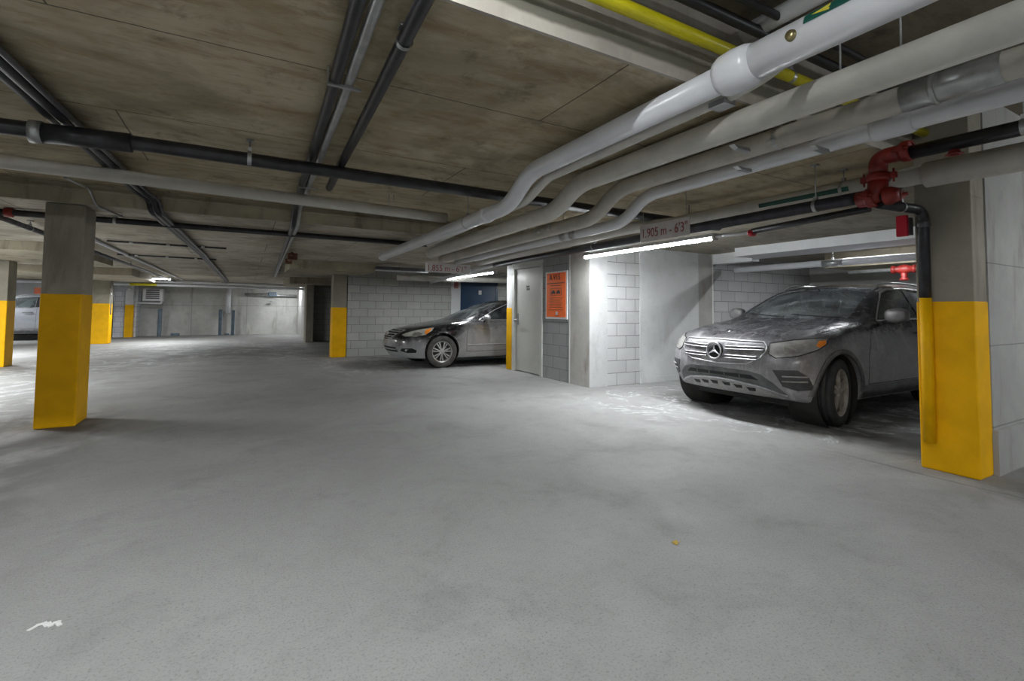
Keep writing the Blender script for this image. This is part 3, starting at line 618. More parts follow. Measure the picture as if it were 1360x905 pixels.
batten('lit fluorescent strip hanging under the pipes beside the 1.905 height board', 4.55, 4.68, 2.035, 2.32, 'Y', 46*EK, 2.48)
bm = bmesh.new(); sweep(bm, [(4.55, 3.50, 2.06), (4.55, 2.98, 2.045)], .022, 14); tag(obj('conduit', bm, M['pvc']), 'short white conduit at the near end of the lit strip', 'conduit')
batten('lit strip lamp by the sedan bay behind the lower height board', 4.45, 9.97, 1.98, 2.6, 'Y', 22*EK, 2.27, 'tubefar')
batten('lit strip lamp before the far wall at the left', -2.7, 20.0, 2.17, .95, 'X', 150*EK, 2.27, 'tubefar')
batten('small lit strip lamp at the end of the far aisle', 1.85, 23.6, 2.22, .7, 'X', 26*EK, 2.27, 'tubefar')
batten('added unseen strip lamp deep in the left parking row', -6.3, 16.0, 2.15, 1.5, 'X', 170*EK, 2.27)  # out of view, added to brighten the left row
batten('added unseen strip lamp above the left parking row', -5.6, 9.4, 2.15, 2.3, 'X', 330*EK, 2.27)  # out of view, added to lift the middle and far floor
batten('added unseen strip lamp in the left parking row past the white car', -8.2, 22.3, 2.12, 1.2, 'X', 50*EK, 2.27)  # unseen extra lamp, added for brightness around the white car
batten('added unseen strip lamp inside the bay beside the right wall', 7.0, -1.2, 2.6, 2.3, 'X', 40*EK, 2.95)  # unseen, added as extra light on the right
batten('added unseen strip lamp over the aisle behind the viewer', 1.0, -3.2, 2.6, 2.3, 'X', 66*EK, 2.95)  # behind the camera, added to light the side of the SUV
batten('added unseen strip lamp on the high slab above the viewer at the left', -3.0, 1.0, 2.90, 2.3, 'X', 28*EK, 2.95, 'tubefar')  # above the frame, added to brighten the left foreground floor
batten('added unseen strip lamp on the high slab above the viewer at the middle', -.3, 1.0, 2.90, 2.0, 'X', 44*EK, 2.95, 'tubefar')  # above the frame, added to brighten the middle foreground
batten('added unseen strip lamp over the left aisle behind the viewer', -5.0, -1.5, 2.55, 2.3, 'X', 45*EK, 2.95)  # behind the camera, added as extra light from the left
batten('added hidden strip lamp at the back of the SUV bay', 8.35, 3.6, 2.235, 1.2, 'Y', 34*EK, 2.31, 'tubedim')  # tucked behind the bulkhead, added to brighten this bay
batten('added hidden strip lamp at the back of the sedan bay', 8.2, 10.6, 2.0, 1.6, 'X', 30*EK, 2.27, 'tubefar')  # out of sight, added to brighten the sedan bay
# unlit grey fixture over the block wall
fx = thing('grey_light_fixture', 'grey unlit twin strip fixture under the drop beam above the block wall', 'lamp', (3.15, 11.1, 2.08))
obj('housing', BX(-.55, .72, -.06, .06, .05, .12, bev=.005), M['graypipe'], fx)
bm = bmesh.new()
for s in (-.03, .03): sweep(bm, [(-.54, s, .03), (.71, s, .03)], .013, 10)
obj('tube', bm, M['pvc'], fx)
obj('rod', tube([(0, 0, .12), (0, 0, .19)], .01, seg=8), M['galv'], fx)

# ------------------------------------------------------------------ SIGNS
s1 = thing('height_sign', 'hanging board reading 1.905 m - 6\'3" beside the lit strip', 'sign', (3.9, 3.655, 2.09))
obj('board', BX(-.004, .004, -.345, .345, -.095, .095, bev=.002), M['offwhite'], s1)
text_mesh("1.905 m - 6'3\"", .142, M['redtext'], 'lettering', frame((-.006, 0, -.005), (0, -1, 0), (0, 0, 1)), s1, sx=.80)
for y in (-.3, .3): obj('hanging_wire', tube([(0, y, .09), (0, y, .385)], .003, seg=6), M['galv'], s1)
s2 = thing('height_sign', 'hanging board reading 1,855 m - 6\'1" further back before the sedan', 'sign', (3.40, 8.6, 2.01))
obj('board', BX(-.46, .46, -.004, .004, -.09, .09, bev=.002), M['offwhite'], s2)
text_mesh("1,855 m - 6'1\"", .165, M['redtext'], 'lettering', frame((-.03, -.006, -.01), (1, 0, 0), (0, 0, 1)), s2, sx=.86)
for x in (-.4, .4): obj('hanging_wire', tube([(x, 0, .09), (x, 0, .26)], .003, seg=6), M['galv'], s2)
av = thing('notice_poster', 'orange AVIS notice in a white frame on the block wall beside the grey door', 'poster', (4.79, 6.97, 1.49))
obj('frame', BX(-.005, .015, -.335, .335, -.42, .42, bev=.003), M['white'], av)
obj('orange_sheet', BX(-.009, -.004, -.295, .295, -.385, .395), M['orange'], av)
for ch, yy in zip("AVIS", (.155, .05, -.025, -.105)): text_mesh(ch, .15, M['ink'], 'letter', frame((-.011, yy, .315), (0, -1, 0), (0, 0, 1)), av)
bm = bmesh.new()
def rect(y0, y1, z0, z1): box(bm, -.0115, -.009, y0, y1, z0, z1)
rect(-.27, .27, .205, .215); rect(-.16, .16, .165, .172)
for a in ((-.17, .17, .115, .12), (-.17, .17, -.005, 0), (-.17, -.165, 0, .12), (.165, .17, 0, .12)): rect(*a)
for c in (-.075, .08): rect(c-.06, c+.06, .03, .06); rect(c-.035, c+.035, .06, .085); rect(c-.045, c-.025, .015, .03); rect(c+.025, c+.045, .015, .03)
for k in range(7): rect(-.2+.02*(k % 3), .2-.015*(k % 2), -.05-.028*k, -.045-.028*k)
rect(-.22, .22, -.262, -.257); rect(-.1, .02, -.36, -.352)
obj('printed_lines', bm, M['ink'], av)
obj('worn_patch', BX(-.0112, -.009, -.06, .0, -.35, -.29), M['offwhite'], av)
tag(obj('notice_plate', BX(-7.45, -6.3, 26.35, 26.4, 1.70, 1.95), M['orange']), 'small orange notice plate on the back wall above the white car', 'sign')

# floor marks
bm = bmesh.new(); P = [(-.64-.16, 2.54), (-.60-.08, 2.60), (-.60, 2.545), (-.54, 2.60), (-.50, 2.55)]
for a, b in (((-.690, 2.505), (-.635, 2.555)), ((-.66, 2.545), (-.60, 2.55)), ((-.615, 2.56), (-.575, 2.50)), ((-.585, 2.545), (-.55, 2.49)), ((-.55, 2.52), (-.50, 2.52)), ((-.53, 2.53), (-.49, 2.47))):
    a, b = [(-.672+(q[0]+.69)*.48, 2.505+(q[1]-2.52)*.62) for q in (a, b)]
    d = Vector((b[0]-a[0], b[1]-a[1], 0)).normalized(); n = Vector((-d.y, d.x, 0))*.0075; A = Vector((*a, 0)); B = Vector((*b, 0))
    lo = [A+n, A-n, B-n, B+n]; hz_ = .0025+.0006*len(bm.verts)/8; v0 = [bm.verts.new((p.x, p.y, .0005)) for p in lo]; v1 = [bm.verts.new((p.x, p.y, hz_)) for p in lo]
    bm.faces.new(v1); [bm.faces.new((v0[i], v0[(i+1) % 4], v1[(i+1) % 4], v1[i])) for i in range(4)]
bmesh.ops.recalc_face_normals(bm, faces=bm.faces); tag(obj('paint_mark', bm, M['mark']), 'white scribbled paint mark on the floor', 'marking')
bm = bmesh.new(); pts = [(0, 0), (.012, .012), (.03, .008), (.022, .022), (.034, .034), (.016, .03), (.004, .04), (0, .024), (-.018, .026), (-.006, .012)]
v = [bm.verts.new((2.01+a, 1.80+b, .004+.004*((i % 3)))) for i, (a, b) in enumerate(pts)]; f = bm.faces.new(v)
bmesh.ops.triangulate(bm, faces=[f]); bmesh.ops.solidify(bm, geom=bm.faces[:], thickness=.002)
tag(obj('leaf', bm, M['leaf']), 'small yellow fallen leaf lying on the open floor', 'leaf')

# ------------------------------------------------------------------ CARS
def evaluated(o):
    dg = bpy.context.evaluated_depsgraph_get(); me = bpy.data.meshes.new_from_object(o.evaluated_get(dg)); return me
def body_mesh(L, crease_belt=.35, crease_roof=.45, level=3):
    """L: dict of loops A..G, lists of (x,y,z) from front centre to rear centre, y>=0"""
    names = ['A', 'B', 'C', 'D', 'E', 'F', 'G']; n = len(L['A']); bm = bmesh.new(); grid = {}
    cl = bm.edges.layers.float.new('crease_edge')
    def vert(k, i, s):
        x, y, z = L[k][i]
        key = (round(x, 4), round(y*s, 4), round(z, 4))
        if key not in grid: grid[key] = bm.verts.new((x, y*s, z))
        return grid[key]
    L['H'] = [(x, 0, z) for x, y, z in L['A']]; L['H'][0] = L['A'][0]; L['H'][-1] = L['A'][-1]
    for s in (-1, 1):
        for a, b in list(zip(names, names[1:])) + [('H', 'A')]:
            for i in range(n-1):
                q = [vert(a, i, s), vert(a, i+1, s), vert(b, i+1, s), vert(b, i, s)]
                u = []
                for v in q:
                    if v not in u: u.append(v)
                if len(u) >= 3:
                    try: bm.faces.new(u)
                    except ValueError: pass
        for k, c, lo, hi in (('E', crease_belt, 5, 12), ('F', crease_roof, 6, 12), ('A', .5, 0, 14)):
            for i in range(lo, min(hi, n-1)):
                e = bm.edges.get((vert(k, i, s), vert(k, i+1, s)))
                if e: e[cl] = c
    bmesh.ops.recalc_face_normals(bm, faces=bm.faces)
    me = bpy.data.meshes.new('b'); bm.to_mesh(me); bm.free()
    o = bpy.data.objects.new('b', me); COL.objects.link(o)
    m = o.modifiers.new('s', 'SUBSURF'); m.levels = level; m.render_levels = level
    out = evaluated(o); bpy.data.objects.remove(o); return out
def boolean(me, cutters):
    o = bpy.data.objects.new('b', me); COL.objects.link(o); tmp = []
    for bm in cutters:
        cm = bpy.data.meshes.new('c'); bmesh.ops.recalc_face_normals(bm, faces=bm.faces); bm.to_mesh(cm); bm.free()
        c = bpy.data.objects.new('c', cm); COL.objects.link(c); tmp.append(c)
        m = o.modifiers.new('x', 'BOOLEAN'); m.operation = 'DIFFERENCE'; m.solver = 'EXACT'; m.object = c
    bpy.context.view_layer.update(); out = evaluated(o)
    for c in tmp: bpy.data.objects.remove(c)
    bpy.data.objects.remove(o); return out
class Surf:
    def __init__(s, me):
        s.bvh = BVHTree.FromPolygons([v.co.copy() for v in me.vertices], [tuple(p.vertices) for p in me.polygons])
    def hit(s, o, d):
        r = s.bvh.ray_cast(o, d)
        if r[0] is None:
            r = s.bvh.find_nearest(o + d*.3)
        return r[0], r[1]
def patch(S, pts, mat, name, parent, off=.004, thick=.006, step=.03, d=None, smooth=True, back=.4, mi_rim=None):
    """polygon given as 3D points near the surface, wrapped on it along d"""
    P = [Vector(p) for p in pts]; c = sum(P, Vector())/len(P)
    n = Vector()
    for a, b in zip(P, P[1:]+P[:1]): n += (a-c).cross(b-c)
    if d is None:
        d = n.normalized()
        if S.hit(c + d*1., -d)[0] is None or (c + d).length < 0: pass
        # make d point into the car (towards x 2.3, y 0, z .8)
        if d.dot(Vector((2.3, 0, .8)) - c) < 0: d = -d
    d = Vector(d).normalized()
    u = (P[1]-P[0]); u = (u - d*u.dot(d)).normalized(); v = d.cross(u)
    o = c - d*back
    Q = [((p-c).dot(u), (p-c).dot(v)) for p in P]
    bm = bmesh.new(); f = bm.faces.new([bm.verts.new((a, b, 0)) for a, b in Q])
    x0, x1 = min(q[0] for q in Q), max(q[0] for q in Q); y0, y1 = min(q[1] for q in Q), max(q[1] for q in Q)
    for ax, lo, hi in ((0, x0, x1), (1, y0, y1)):
        k = int((hi-lo)/step)
        for i in range(1, k+1):
            t = lo + (hi-lo)*i/(k+1)
            bmesh.ops.bisect_plane(bm, geom=bm.verts[:]+bm.edges[:]+bm.faces[:], plane_co=(t, 0, 0) if ax == 0 else (0, t, 0), plane_no=(1, 0, 0) if ax == 0 else (0, 1, 0))
    norms = {}
    for w in bm.verts:
        h, nn = S.hit(o + u*w.co.x + v*w.co.y, d)
        if nn.dot(d) > 0: nn = -nn
        norms[w] = nn; w.co = h
    top = {w: w.co + norms[w]*off for w in bm.verts}
    bmesh.ops.recalc_face_normals(bm, faces=bm.faces)
    be = [e for e in bm.edges if len(e.link_faces) == 1]
    low = {w: bm.verts.new(top[w] - norms[w]*thick) for w in {x for e in be for x in e.verts}}
    for w, t in top.items(): w.co = t
    for e in be:
        a, b = e.verts
        try: bm.faces.new((a, b, low[b], low[a]))
        except ValueError: pass
    bmesh.ops.recalc_face_normals(bm, faces=bm.faces)
    o_ = obj(name, bm, mat, parent)
    if smooth:
        for p in o_.data.polygons: p.use_smooth = True
        o_.data.set_sharp_from_angle(angle=.7) if hasattr(o_.data, 'set_sharp_from_angle') else None
    return o_
def band(S, pts, w, mat, name, parent, d, off=.003, thick=.004, step=.03, closed=False, back=.4, bm=None):
    """strip of width w that follows a polyline wrapped on the surface along d"""
    d = Vector(d).normalized(); P = [Vector(p) for p in pts]
    if closed: P.append(P[0])
    Q = [P[0]]
    for a, b in zip(P, P[1:]):
        k = max(1, int((b-a).length/step))
        for i in range(1, k+1): Q.append(a.lerp(b, i/k))
    own = bm is None
    if own: bm = bmesh.new()
    rows = []
    for i, q in enumerate(Q):
        a = Q[max(i-1, 0)]; b = Q[min(i+1, len(Q)-1)]
        if closed and i in (0, len(Q)-1): a, b = Q[-2], Q[1]
        t = b-a; sd = d.cross(t).normalized()*w/2; row = []
        for s in (-1, 1):
            h, nn = S.hit(q + sd*s - d*back, d)
            if nn.dot(d) > 0: nn = -nn
            row.append((h, nn))
        rows.append(row)
    vs = [[bm.verts.new(h + nn*(off if j else off-thick)) for (h, nn) in (r[0], r[1]) for j in (0, 1)] for r in rows]
    for a, b in zip(vs, vs[1:]):
        for i, j in ((1, 3), (3, 2), (2, 0), (0, 1)):
            try:
                f = bm.faces.new((a[i], a[j], b[j], b[i])); f.smooth = (i, j) == (1, 3)
            except ValueError: pass
    if own:
        bmesh.ops.recalc_face_normals(bm, faces=bm.faces); return obj(name, bm, mat, parent)
def mir(pts): return [(x, -y, z) for x, y, z in pts]

def wheel(parent, x, y, r, w, rim_r, side, style, turn=0., mats=None, nm='wheel'):
    """side -1: outer face towards -y"""
    t_m, r_m = mats
    bm = bmesh.new(); fc = side*w*.5   # outer plane
    s = side
    sp = s*(w/2-.022)
    yy = [s*(w/2-.028), s*(w/2-.034)]
    # rim barrel
    prof = [(-s*w*.42, rim_r*.93), (-s*w*.35, rim_r*.90), (s*w*.25, rim_r*.90), (s*w*.42, rim_r*.955), (s*w*.455, rim_r*1.0), (s*w*.47, rim_r*1.015), (s*w*.45, rim_r*1.04)]
    lathe(bm, prof, 'Y', 48)
    f0, f1 = s*w*.30, s*w*.42
    def spoke(a, r0_, r1_, w0, w1, skew=0.):
        c, d = math.cos(a), math.sin(a); t = (-d, c); q = []
        for rr, ww, sk, fo in ((r0_, w0, 0, 1.), (r1_, w1, skew, .86)):
            for yv, e in ((f0, 1.25), (f1*fo, .8)):
                for h in (-1, 1):
                    q.append(bm.verts.new((c*rr + t[0]*(h*ww*e/2 + sk), yv, d*rr + t[1]*(h*ww*e/2 + sk))))
        a0, b0, a1, b1, c0, d0, c1, d1 = q
        for f in ((a1, b1, d1, c1), (a0, c0, d0, b0), (a0, a1, c1, c0), (b0, d0, d1, b1), (a0, b0, b1, a1), (c0, c1, d1, d0)): bm.faces.new(f)
    if style == 'five':
        for k in range(5):
            a = 2*PI*k/5 + .3
            spoke(a-.13, rim_r*.20, rim_r*.96, .034, .030, -.012); spoke(a+.13, rim_r*.20, rim_r*.96, .034, .030, .012)
            spoke(a, rim_r*.18, rim_r*.5, .06, .045)
    else:
        for k in range(7):
            a = 2*PI*k/7 + .2
            spoke(a-.14, rim_r*.22, rim_r*.96, .020, .026, -.004); spoke(a+.14, rim_r*.22, rim_r*.96, .020, .026, .004)
    lathe(bm, [(f0, rim_r*.26), (f1*.92, rim_r*.27), (f1*1.0, rim_r*.2), (f1*1.03, rim_r*.13), (f1*1.03, .001)], 'Y', 24)
    for k in range(5):
        a = 2*PI*k/5; lathe(bm, [(f1*.9, .009), (f1*1.03, .009), (f1*1.03, .001)], 'Y', 8, 0, (math.cos(a)*rim_r*.185, 0, math.sin(a)*rim_r*.185))
    bmesh.ops.recalc_face_normals(bm, faces=bm.faces)
    o = obj(nm, bm, r_m, parent); o.location = (x, y, r); o.rotation_euler = (0, 0, turn)
    # tyre
    bm = bmesh.new(); h = w/2; g = .010
    prof = [(-h*.80, rim_r*.98), (-h*.98, rim_r*1.06), (-h, (r+rim_r)/2), (-h*.95, r*.955), (-h*.84, r*.99), (-h*.55, r*.999), (-h*.53, r*.999-g), (-h*.46, r*.999-g), (-h*.44, r), (-h*.12, r), (-h*.10, r-g), (-h*.02, r-g), (0., r),
            (h*.02, r), (h*.03, r-g), (h*.10, r-g), (h*.12, r), (h*.44, r), (h*.46, r-g), (h*.53, r-g), (h*.55, r*.999), (h*.84, r*.99), (h*.95, r*.955), (h, (r+rim_r)/2), (h*.98, rim_r*1.06), (h*.80, rim_r*.98)]
    out = {4, 5, 20, 21, 3, 22}; mid_ = {8, 9, 16, 17}
    def mod(j, k):
        if j in out and k % 4 == 0: return -.007
        if j in mid_ and k % 4 == 2: return -.006
        return 0
    lathe(bm, prof, 'Y', 144, 0, (0, 0, 0), mod)
    bmesh.ops.recalc_face_normals(bm, faces=bm.faces); obj('tire', bm, t_m, o)
    # dark hub backing + brake disc
    bm = bmesh.new(); lathe(bm, [(-s*w*.1, rim_r*.9), (-s*w*.1, .001)], 'Y', 32); lathe(bm, [(s*w*.08, rim_r*.62), (s*w*.1, rim_r*.62), (s*w*.1, rim_r*.2)], 'Y', 32)
    obj('brake_disc', bm, M['graypipe'], o)
    return o

M['tire'] = plain('tyre_rubber', (.022, .022, .023), .72, 0, .35, 8., .2)
M['tire_dusty'] = plain('dusty_tyre_rubber', (.085, .082, .078), .85, 0, .3, 8., .2)
M['rim_dirty'] = plain('dirty_alloy', (.44, .41, .38), .6, .4, .25, 14.)
M['rim'] = plain('alloy', (.55, .55, .54), .35, .6, .2, 12.)
M['mirror_shell'] = plain('dusty_mirror_shell', (.13, .125, .125), .4, .2, .2, 9.)
M['chrome'] = plain('dusty_chrome', (.50, .50, .52), .32, .85, .12, 20.)
M['darkplastic'] = plain('dusty_dark_plastic', (.10, .10, .103), .6, 0, .35, 9.)
M['ventplastic'] = plain('dark_vent_plastic', (.05, .05, .053), .55, 0, .3, 9.)
M['skid'] = plain('dusty_silver_plastic', (.30, .29, .285), .5, .3, .2, 10.)
M['deep'] = plain('deep_black', (.006, .006, .007), .7, 0, .1)
M['seat'] = plain('grey_seat_cloth', (.16, .165, .17), .8, 0, .2, 10.)
M['amber'] = plain('amber_lens', (.75, .22, .02), .25, 0, .1)
M['lens'] = plain('hazed_headlight_lens', (.24, .235, .225), .14, .15, .22, 9.)
M['lens_sedan'] = plain('clear_headlight_lens', (.42, .42, .38), .15, .1, .2, 9.)
M['reflector'] = plain('lamp_reflector', (.62, .62, .60), .15, .8, .1)
M['liner'] = plain('wheel_arch_liner', (.018, .017, .016), .9, 0, .3)
M['suv_paint'] = paint_mat('dusty_charcoal_paint', (.022, .022, .028), (.40, .39, .40), metal=.45, k=1.08, ztop=1.2, hood=.22, spk=.20)
M['sedan_paint'] = paint_mat('dusty_black_paint', (.006, .006, .007), (.44, .44, .45), metal=.2, k=1.25, ztop=.70, door=.45, spk=.08, hood=.06, rough=.12)
M['white_paint'] = paint_mat('white_car_paint', (.36, .38, .42), (.30, .30, .31), metal=.1, k=.6)
M['glass_suv'] = glass_mat('suv_glass', (.70, .84, .86), .24)
M['glass_sedan'] = glass_mat('sedan_glass', (.16, .21, .23), .05)

def arch_cut(x, r, z, w0=.55):
    bm = bmesh.new()
    for s in (-1, 1): rings = lathe(bm, [(s*w0, .001), (s*w0, r), (s*1.2, r), (s*1.2, .001)], 'Y', 56, 0, (x, 0, z))
    recalc(bm); return bm
def cabin(prof, wl, wu, zl, zu):
    bm = bmesh.new(); A, B = [], []
    for x, z in prof:
        t = min(1, max(0, (z-zl)/(zu-zl))); w = wl+(wu-wl)*t
        A.append(bm.verts.new((x, -w, z))); B.append(bm.verts.new((x, w, z)))
    bm.faces.new(A); bm.faces.new(list(reversed(B))); n = len(prof)
    for i in range(n): bm.faces.new((A[i], B[i], B[(i+1) % n], A[(i+1) % n]))
    bmesh.ops.triangulate(bm, faces=[f for f in bm.faces if len(f.verts) > 4]); return bm
def wincut(poly, y0, y1):
    bm = bmesh.new(); prism(bm, poly, y0, y1, 'XZ'); return bm
def inset_poly(poly, k):
    c = (sum(p[0] for p in poly)/len(poly), sum(p[1] for p in poly)/len(poly)); return [(c[0]+(p[0]-c[0])*k, c[1]+(p[1]-c[1])*k) for p in poly]

SUV = dict(
 A=[(.20,0,.30),(.22,.35,.295),(.29,.60,.285),(.40,.80,.27),(.50,.89,.25),(.84,.91,.24),(1.3,.90,.24),(1.75,.90,.24),(2.25,.90,.24),(2.95,.90,.24),(3.5,.90,.25),(3.9,.91,.27),(4.4,.84,.3),(4.56,.6,.33),(4.6,0,.34)],
 B=[(.05,0,.45),(.07,.36,.45),(.16,.68,.44),(.31,.87,.44),(.50,.935,.42),(.84,.95,.41),(1.3,.945,.39),(1.75,.945,.39),(2.25,.945,.39),(2.95,.945,.39),(3.5,.945,.40),(3.9,.95,.42),(4.48,.90,.43),(4.64,.66,.45),(4.68,0,.45)],
 C=[(.0,0,.62),(.03,.36,.62),(.12,.67,.63),(.27,.88,.65),(.48,.945,.67),(.84,.955,.71),(1.3,.95,.66),(1.75,.945,.64),(2.25,.945,.64),(2.95,.945,.65),(3.5,.95,.68),(3.9,.96,.72),(4.5,.92,.70),(4.65,.68,.68),(4.70,0,.68)],
 D=[(.015,0,.82),(.05,.34,.82),(.15,.64,.82),(.31,.84,.84),(.54,.93,.86),(.86,.95,.90),(1.3,.945,.90),(1.75,.94,.91),(2.25,.94,.92),(2.95,.94,.94),(3.5,.94,.95),(3.95,.94,.97),(4.48,.88,.97),(4.6,.66,.96),(4.63,0,.96)],
 E=[(.10,0,.955),(.13,.34,.95),(.24,.60,.95),(.42,.78,.955),(.66,.865,.995),(.95,.885,1.04),(1.35,.89,1.075),(1.75,.88,1.09),(2.25,.875,1.10),(2.95,.875,1.12),(3.55,.87,1.15),(3.98,.845,1.17),(4.42,.78,1.19),(4.54,.60,1.20),(4.58,0,1.20)],
 F=[(.34,0,1.005),(.36,.26,1.00),(.44,.44,1.00),(.58,.58,1.015),(.80,.65,1.045),(1.06,.68,1.08),(1.45,.775,1.115),(1.93,.71,1.38),(2.40,.645,1.575),(2.95,.635,1.61),(3.55,.62,1.60),(3.98,.60,1.555),(4.32,.57,1.44),(4.44,.45,1.42),(4.46,0,1.42)],
 G=[(.40,0,1.015),(.44,0,1.02),(.52,0,1.03),(.64,0,1.045),(.82,0,1.065),(1.04,0,1.09),(1.30,0,1.12),(1.74,0,1.385),(2.24,0,1.615),(2.95,0,1.66),(3.55,0,1.65),(3.98,0,1.60),(4.28,0,1.51),(4.38,0,1.46),(4.42,0,1.44)])

def make_suv(label, loc, paint, detail=True, turn=0.):
    t = thing('suv_car' if detail else 'white_car', label, 'car', loc)
    me = body_mesh({k: list(v) for k, v in SUV.items()}); S = Surf(me)
    fx, rx, wr = .84, 3.71, .362
    front_win = [(1.86, 1.145), (2.32, 1.455), (2.50, 1.505), (2.92, 1.53), (2.92, 1.165)]
    rear_win = [(3.04, 1.17), (3.04, 1.53), (3.55, 1.515), (3.72, 1.47), (3.80, 1.205)]
    quart = [(3.92, 1.225), (3.86, 1.42), (4.08, 1.36), (4.16, 1.25)]
    cuts = [arch_cut(fx, .415, wr+.01), arch_cut(rx, .415, wr+.01)]
    cuts.append(cabin([(1.42, .5), (4.1, .5), (4.25, 1.2), (4.1, 1.42), (3.6, 1.555), (2.95, 1.575), (2.42, 1.54), (1.95, 1.34), (1.5, 1.09)], .83, .60, 1.10, 1.54))
    for w in (front_win, rear_win, quart): cuts.append(wincut(w, -1.2, 1.2))
    ws = [(-.70, 1.150), (.70, 1.150), (.60, 1.535), (.30, 1.56), (-.30, 1.56), (-.60, 1.535)]
    b = bmesh.new(); prism(b, ws, 1.15, 2.36, 'YZ'); cuts.append(b)
    me2 = boolean(me, cuts); me2.name = 'body'; me2.materials.clear(); me2.materials.append(paint)
    for p in me2.polygons: p.use_smooth = True
    me2.set_sharp_from_angle(angle=.6); body = link(bpy.data.objects.new('body', me2), t)
    g = M['glass_suv']
    patch(S, [(1.2, y*1.02, z) for y, z in ws], g, 'windshield', t, -.004, .004, .08, (1, 0, 0), back=.6)
    for s in (-1, 1):
        for w in (front_win, rear_win, quart):
            patch(S, [(x, s*.9, z) for x, z in inset_poly(w, 1.02)], g, 'side_window', t, -.006, .004, .08, (0, -s, 0))
    # wheel well liners and floor
    for x in (fx, rx):
        for s in (-1, 1): bm = bmesh.new(); lathe(bm, [(s*.56, .001), (s*.56, .41), (s*.90, .41)], 'Y', 40, 0, (x, 0, wr+.01)); obj('wheel_arch_liner', bm, M['liner'], t)
    for s in (-1, 1):
        wheel(t, fx, s*.815, wr, .235, .245, s, 'five', turn, (M['tire'], M['rim_dirty']))
        wheel(t, rx, s*.815, wr, .235, .245, s, 'five', 0, (M['tire'], M['rim_dirty']))
        # arch lip
        for x in (fx, rx):
            pts = [(x + .432*math.cos(a), s*.95, wr+.01 + .432*math.sin(a)) for a in [PI*(-.02 + 1.04*k/26) for k in range(27)]]
            band(S, pts, .05, M['darkplastic'] if detail else paint, 'arch_trim', t, (0, -s, 0), .010, .02)
        band(S, [(1.28, s*.95, .34), (3.28, s*.95, .34)], .13, M['darkplastic'], 'sill_trim', t, (0, -s, 0), .010, .012)
        ring_f = [(x, s*.9, z) for x, z in inset_poly(front_win, 1.06)]
        line = [(1.80, s*.9, 1.135), (2.32, s*.75, 1.485), (2.52, s*.7, 1.53), (2.95, s*.7, 1.553), (3.56, s*.7, 1.54), (3.86, s*.7, 1.46), (4.12, s*.7, 1.375), (4.22, s*.75, 1.245), (3.0, s*.9, 1.155)]
        band(S, line, .016, M['chrome'], 'window_trim', t, (0, -s, 0), .006, .008, closed=True)
        patch(S, [(2.93, s*.8, 1.17), (2.93, s*.8, 1.525), (3.03, s*.8, 1.525), (3.03, s*.8, 1.175)], M['deep'], 'door_pillar_cover', t, .002, .003, .06, (0, -s, 0))
        for ln in ([(1.40, s*.95, .42), (1.42, s*.95, .75), (1.52, s*.95, .98), (1.70, s*.92, 1.09)], [(2.98, s*.95, .42), (2.98, s*.95, 1.15)], [(1.40, s*.95, .42), (3.25, s*.95, .42)], [(3.25, s*.95, .42), (3.30, s*.95, .62), (3.62, s*.95, .86), (3.84, s*.95, 1.17)]):
            band(S, ln, .007, M['deep'], 'door_gap', t, (0, -s, 0), .0012, .003)
        band(S, [(.62, s*.80, 1.01), (1.0, s*.82, 1.06), (1.40, s*.83, 1.10)], .007, M['deep'], 'hood_gap', t, (0, 0, -1), .0012, .003)
        # mirror
        bm = bmesh.new(); bmesh.ops.create_uvsphere(bm, u_segments=20, v_segments=14, radius=1)
        for v in bm.verts:
            x, y, z = [math.copysign(abs(q)**.62, q) for q in v.co]; n_ = 1; x = x*.080; y = y*.118; z = z*.088
            if x > .03: x = .03
            v.co = (x+.0, y, z*(1-.15*abs(y)/.125))
        mo = obj('mirror', bm, M['mirror_shell'] if detail else paint, t, True); mo.location = (1.88, s*1.035, 1.195)
        bm = bmesh.new(); sweep(bm, [(0, -s*.03, -.055), (-.02, -s*.14, -.085)], .02, 10, rr=[.028, .024]); obj('mirror_stalk', bm, M['deep'], mo)
        bm = bmesh.new(); lathe(bm, [(.0, .001), (.0, .07)], 'X', 20, 0, (.034, 0, 0)); obj('mirror_glass', bm, M['chrome'], mo)
        # roof rail
        bm = bmesh.new(); rp = []
        for k in range(16):
            u = k/15; x = 2.34+u*1.75; h, nn = S.hit(Vector((x, s*.585, 2.2)), Vector((0, 0, -1))); rp.append(h + Vector((0, 0, .0 if k in (0, 15) else .035)))
        sweep(bm, rp, .013, 10); obj('roof_rail', bm, M['galv'], t)
        bm = bmesh.new(); h, nn = S.hit(Vector((2.75, s*1.4, .97)), Vector((0, -s, 0))); sweep(bm, [(2.62, h.y-s*.01, .985), (2.66, h.y+s*.035, .985), (2.84, h.y+s*.035, .985), (2.88, h.y-s*.01, .985)], .012, 10); obj('door_handle', bm, M['darkplastic'], t)
    obj('undertray', BX(.45, 4.2, -.60, .60, .19, .34, bev=.02), M['liner'], t)
    # interior
    bm = bmesh.new(); box(bm, 1.45, 1.80, -.72, .72, .70, 1.06, bev=.03); obj('dashboard', bm, M['deep'], t)
    obj('dashboard_paper', BX(1.52, 1.62, -.10, .12, 1.062, 1.068), M['white'], t)
    for y in (-.36, .36):
        bm = bmesh.new(); box(bm, 2.28, 2.80, y-.25, y+.25, .55, .72, bev=.05); box(bm, 2.70, 2.86, y-.24, y+.24, .68, 1.25, bev=.06); box(bm, 2.74, 2.84, y-.12, y+.12, 1.27, 1.43, bev=.04); sweep(bm, [(2.79, y-.05, 1.2), (2.79, y-.05, 1.3)], .008, 8); sweep(bm, [(2.79, y+.05, 1.2), (2.79, y+.05, 1.3)], .008, 8)
        obj('front_seat', bm, M['seat'], t)
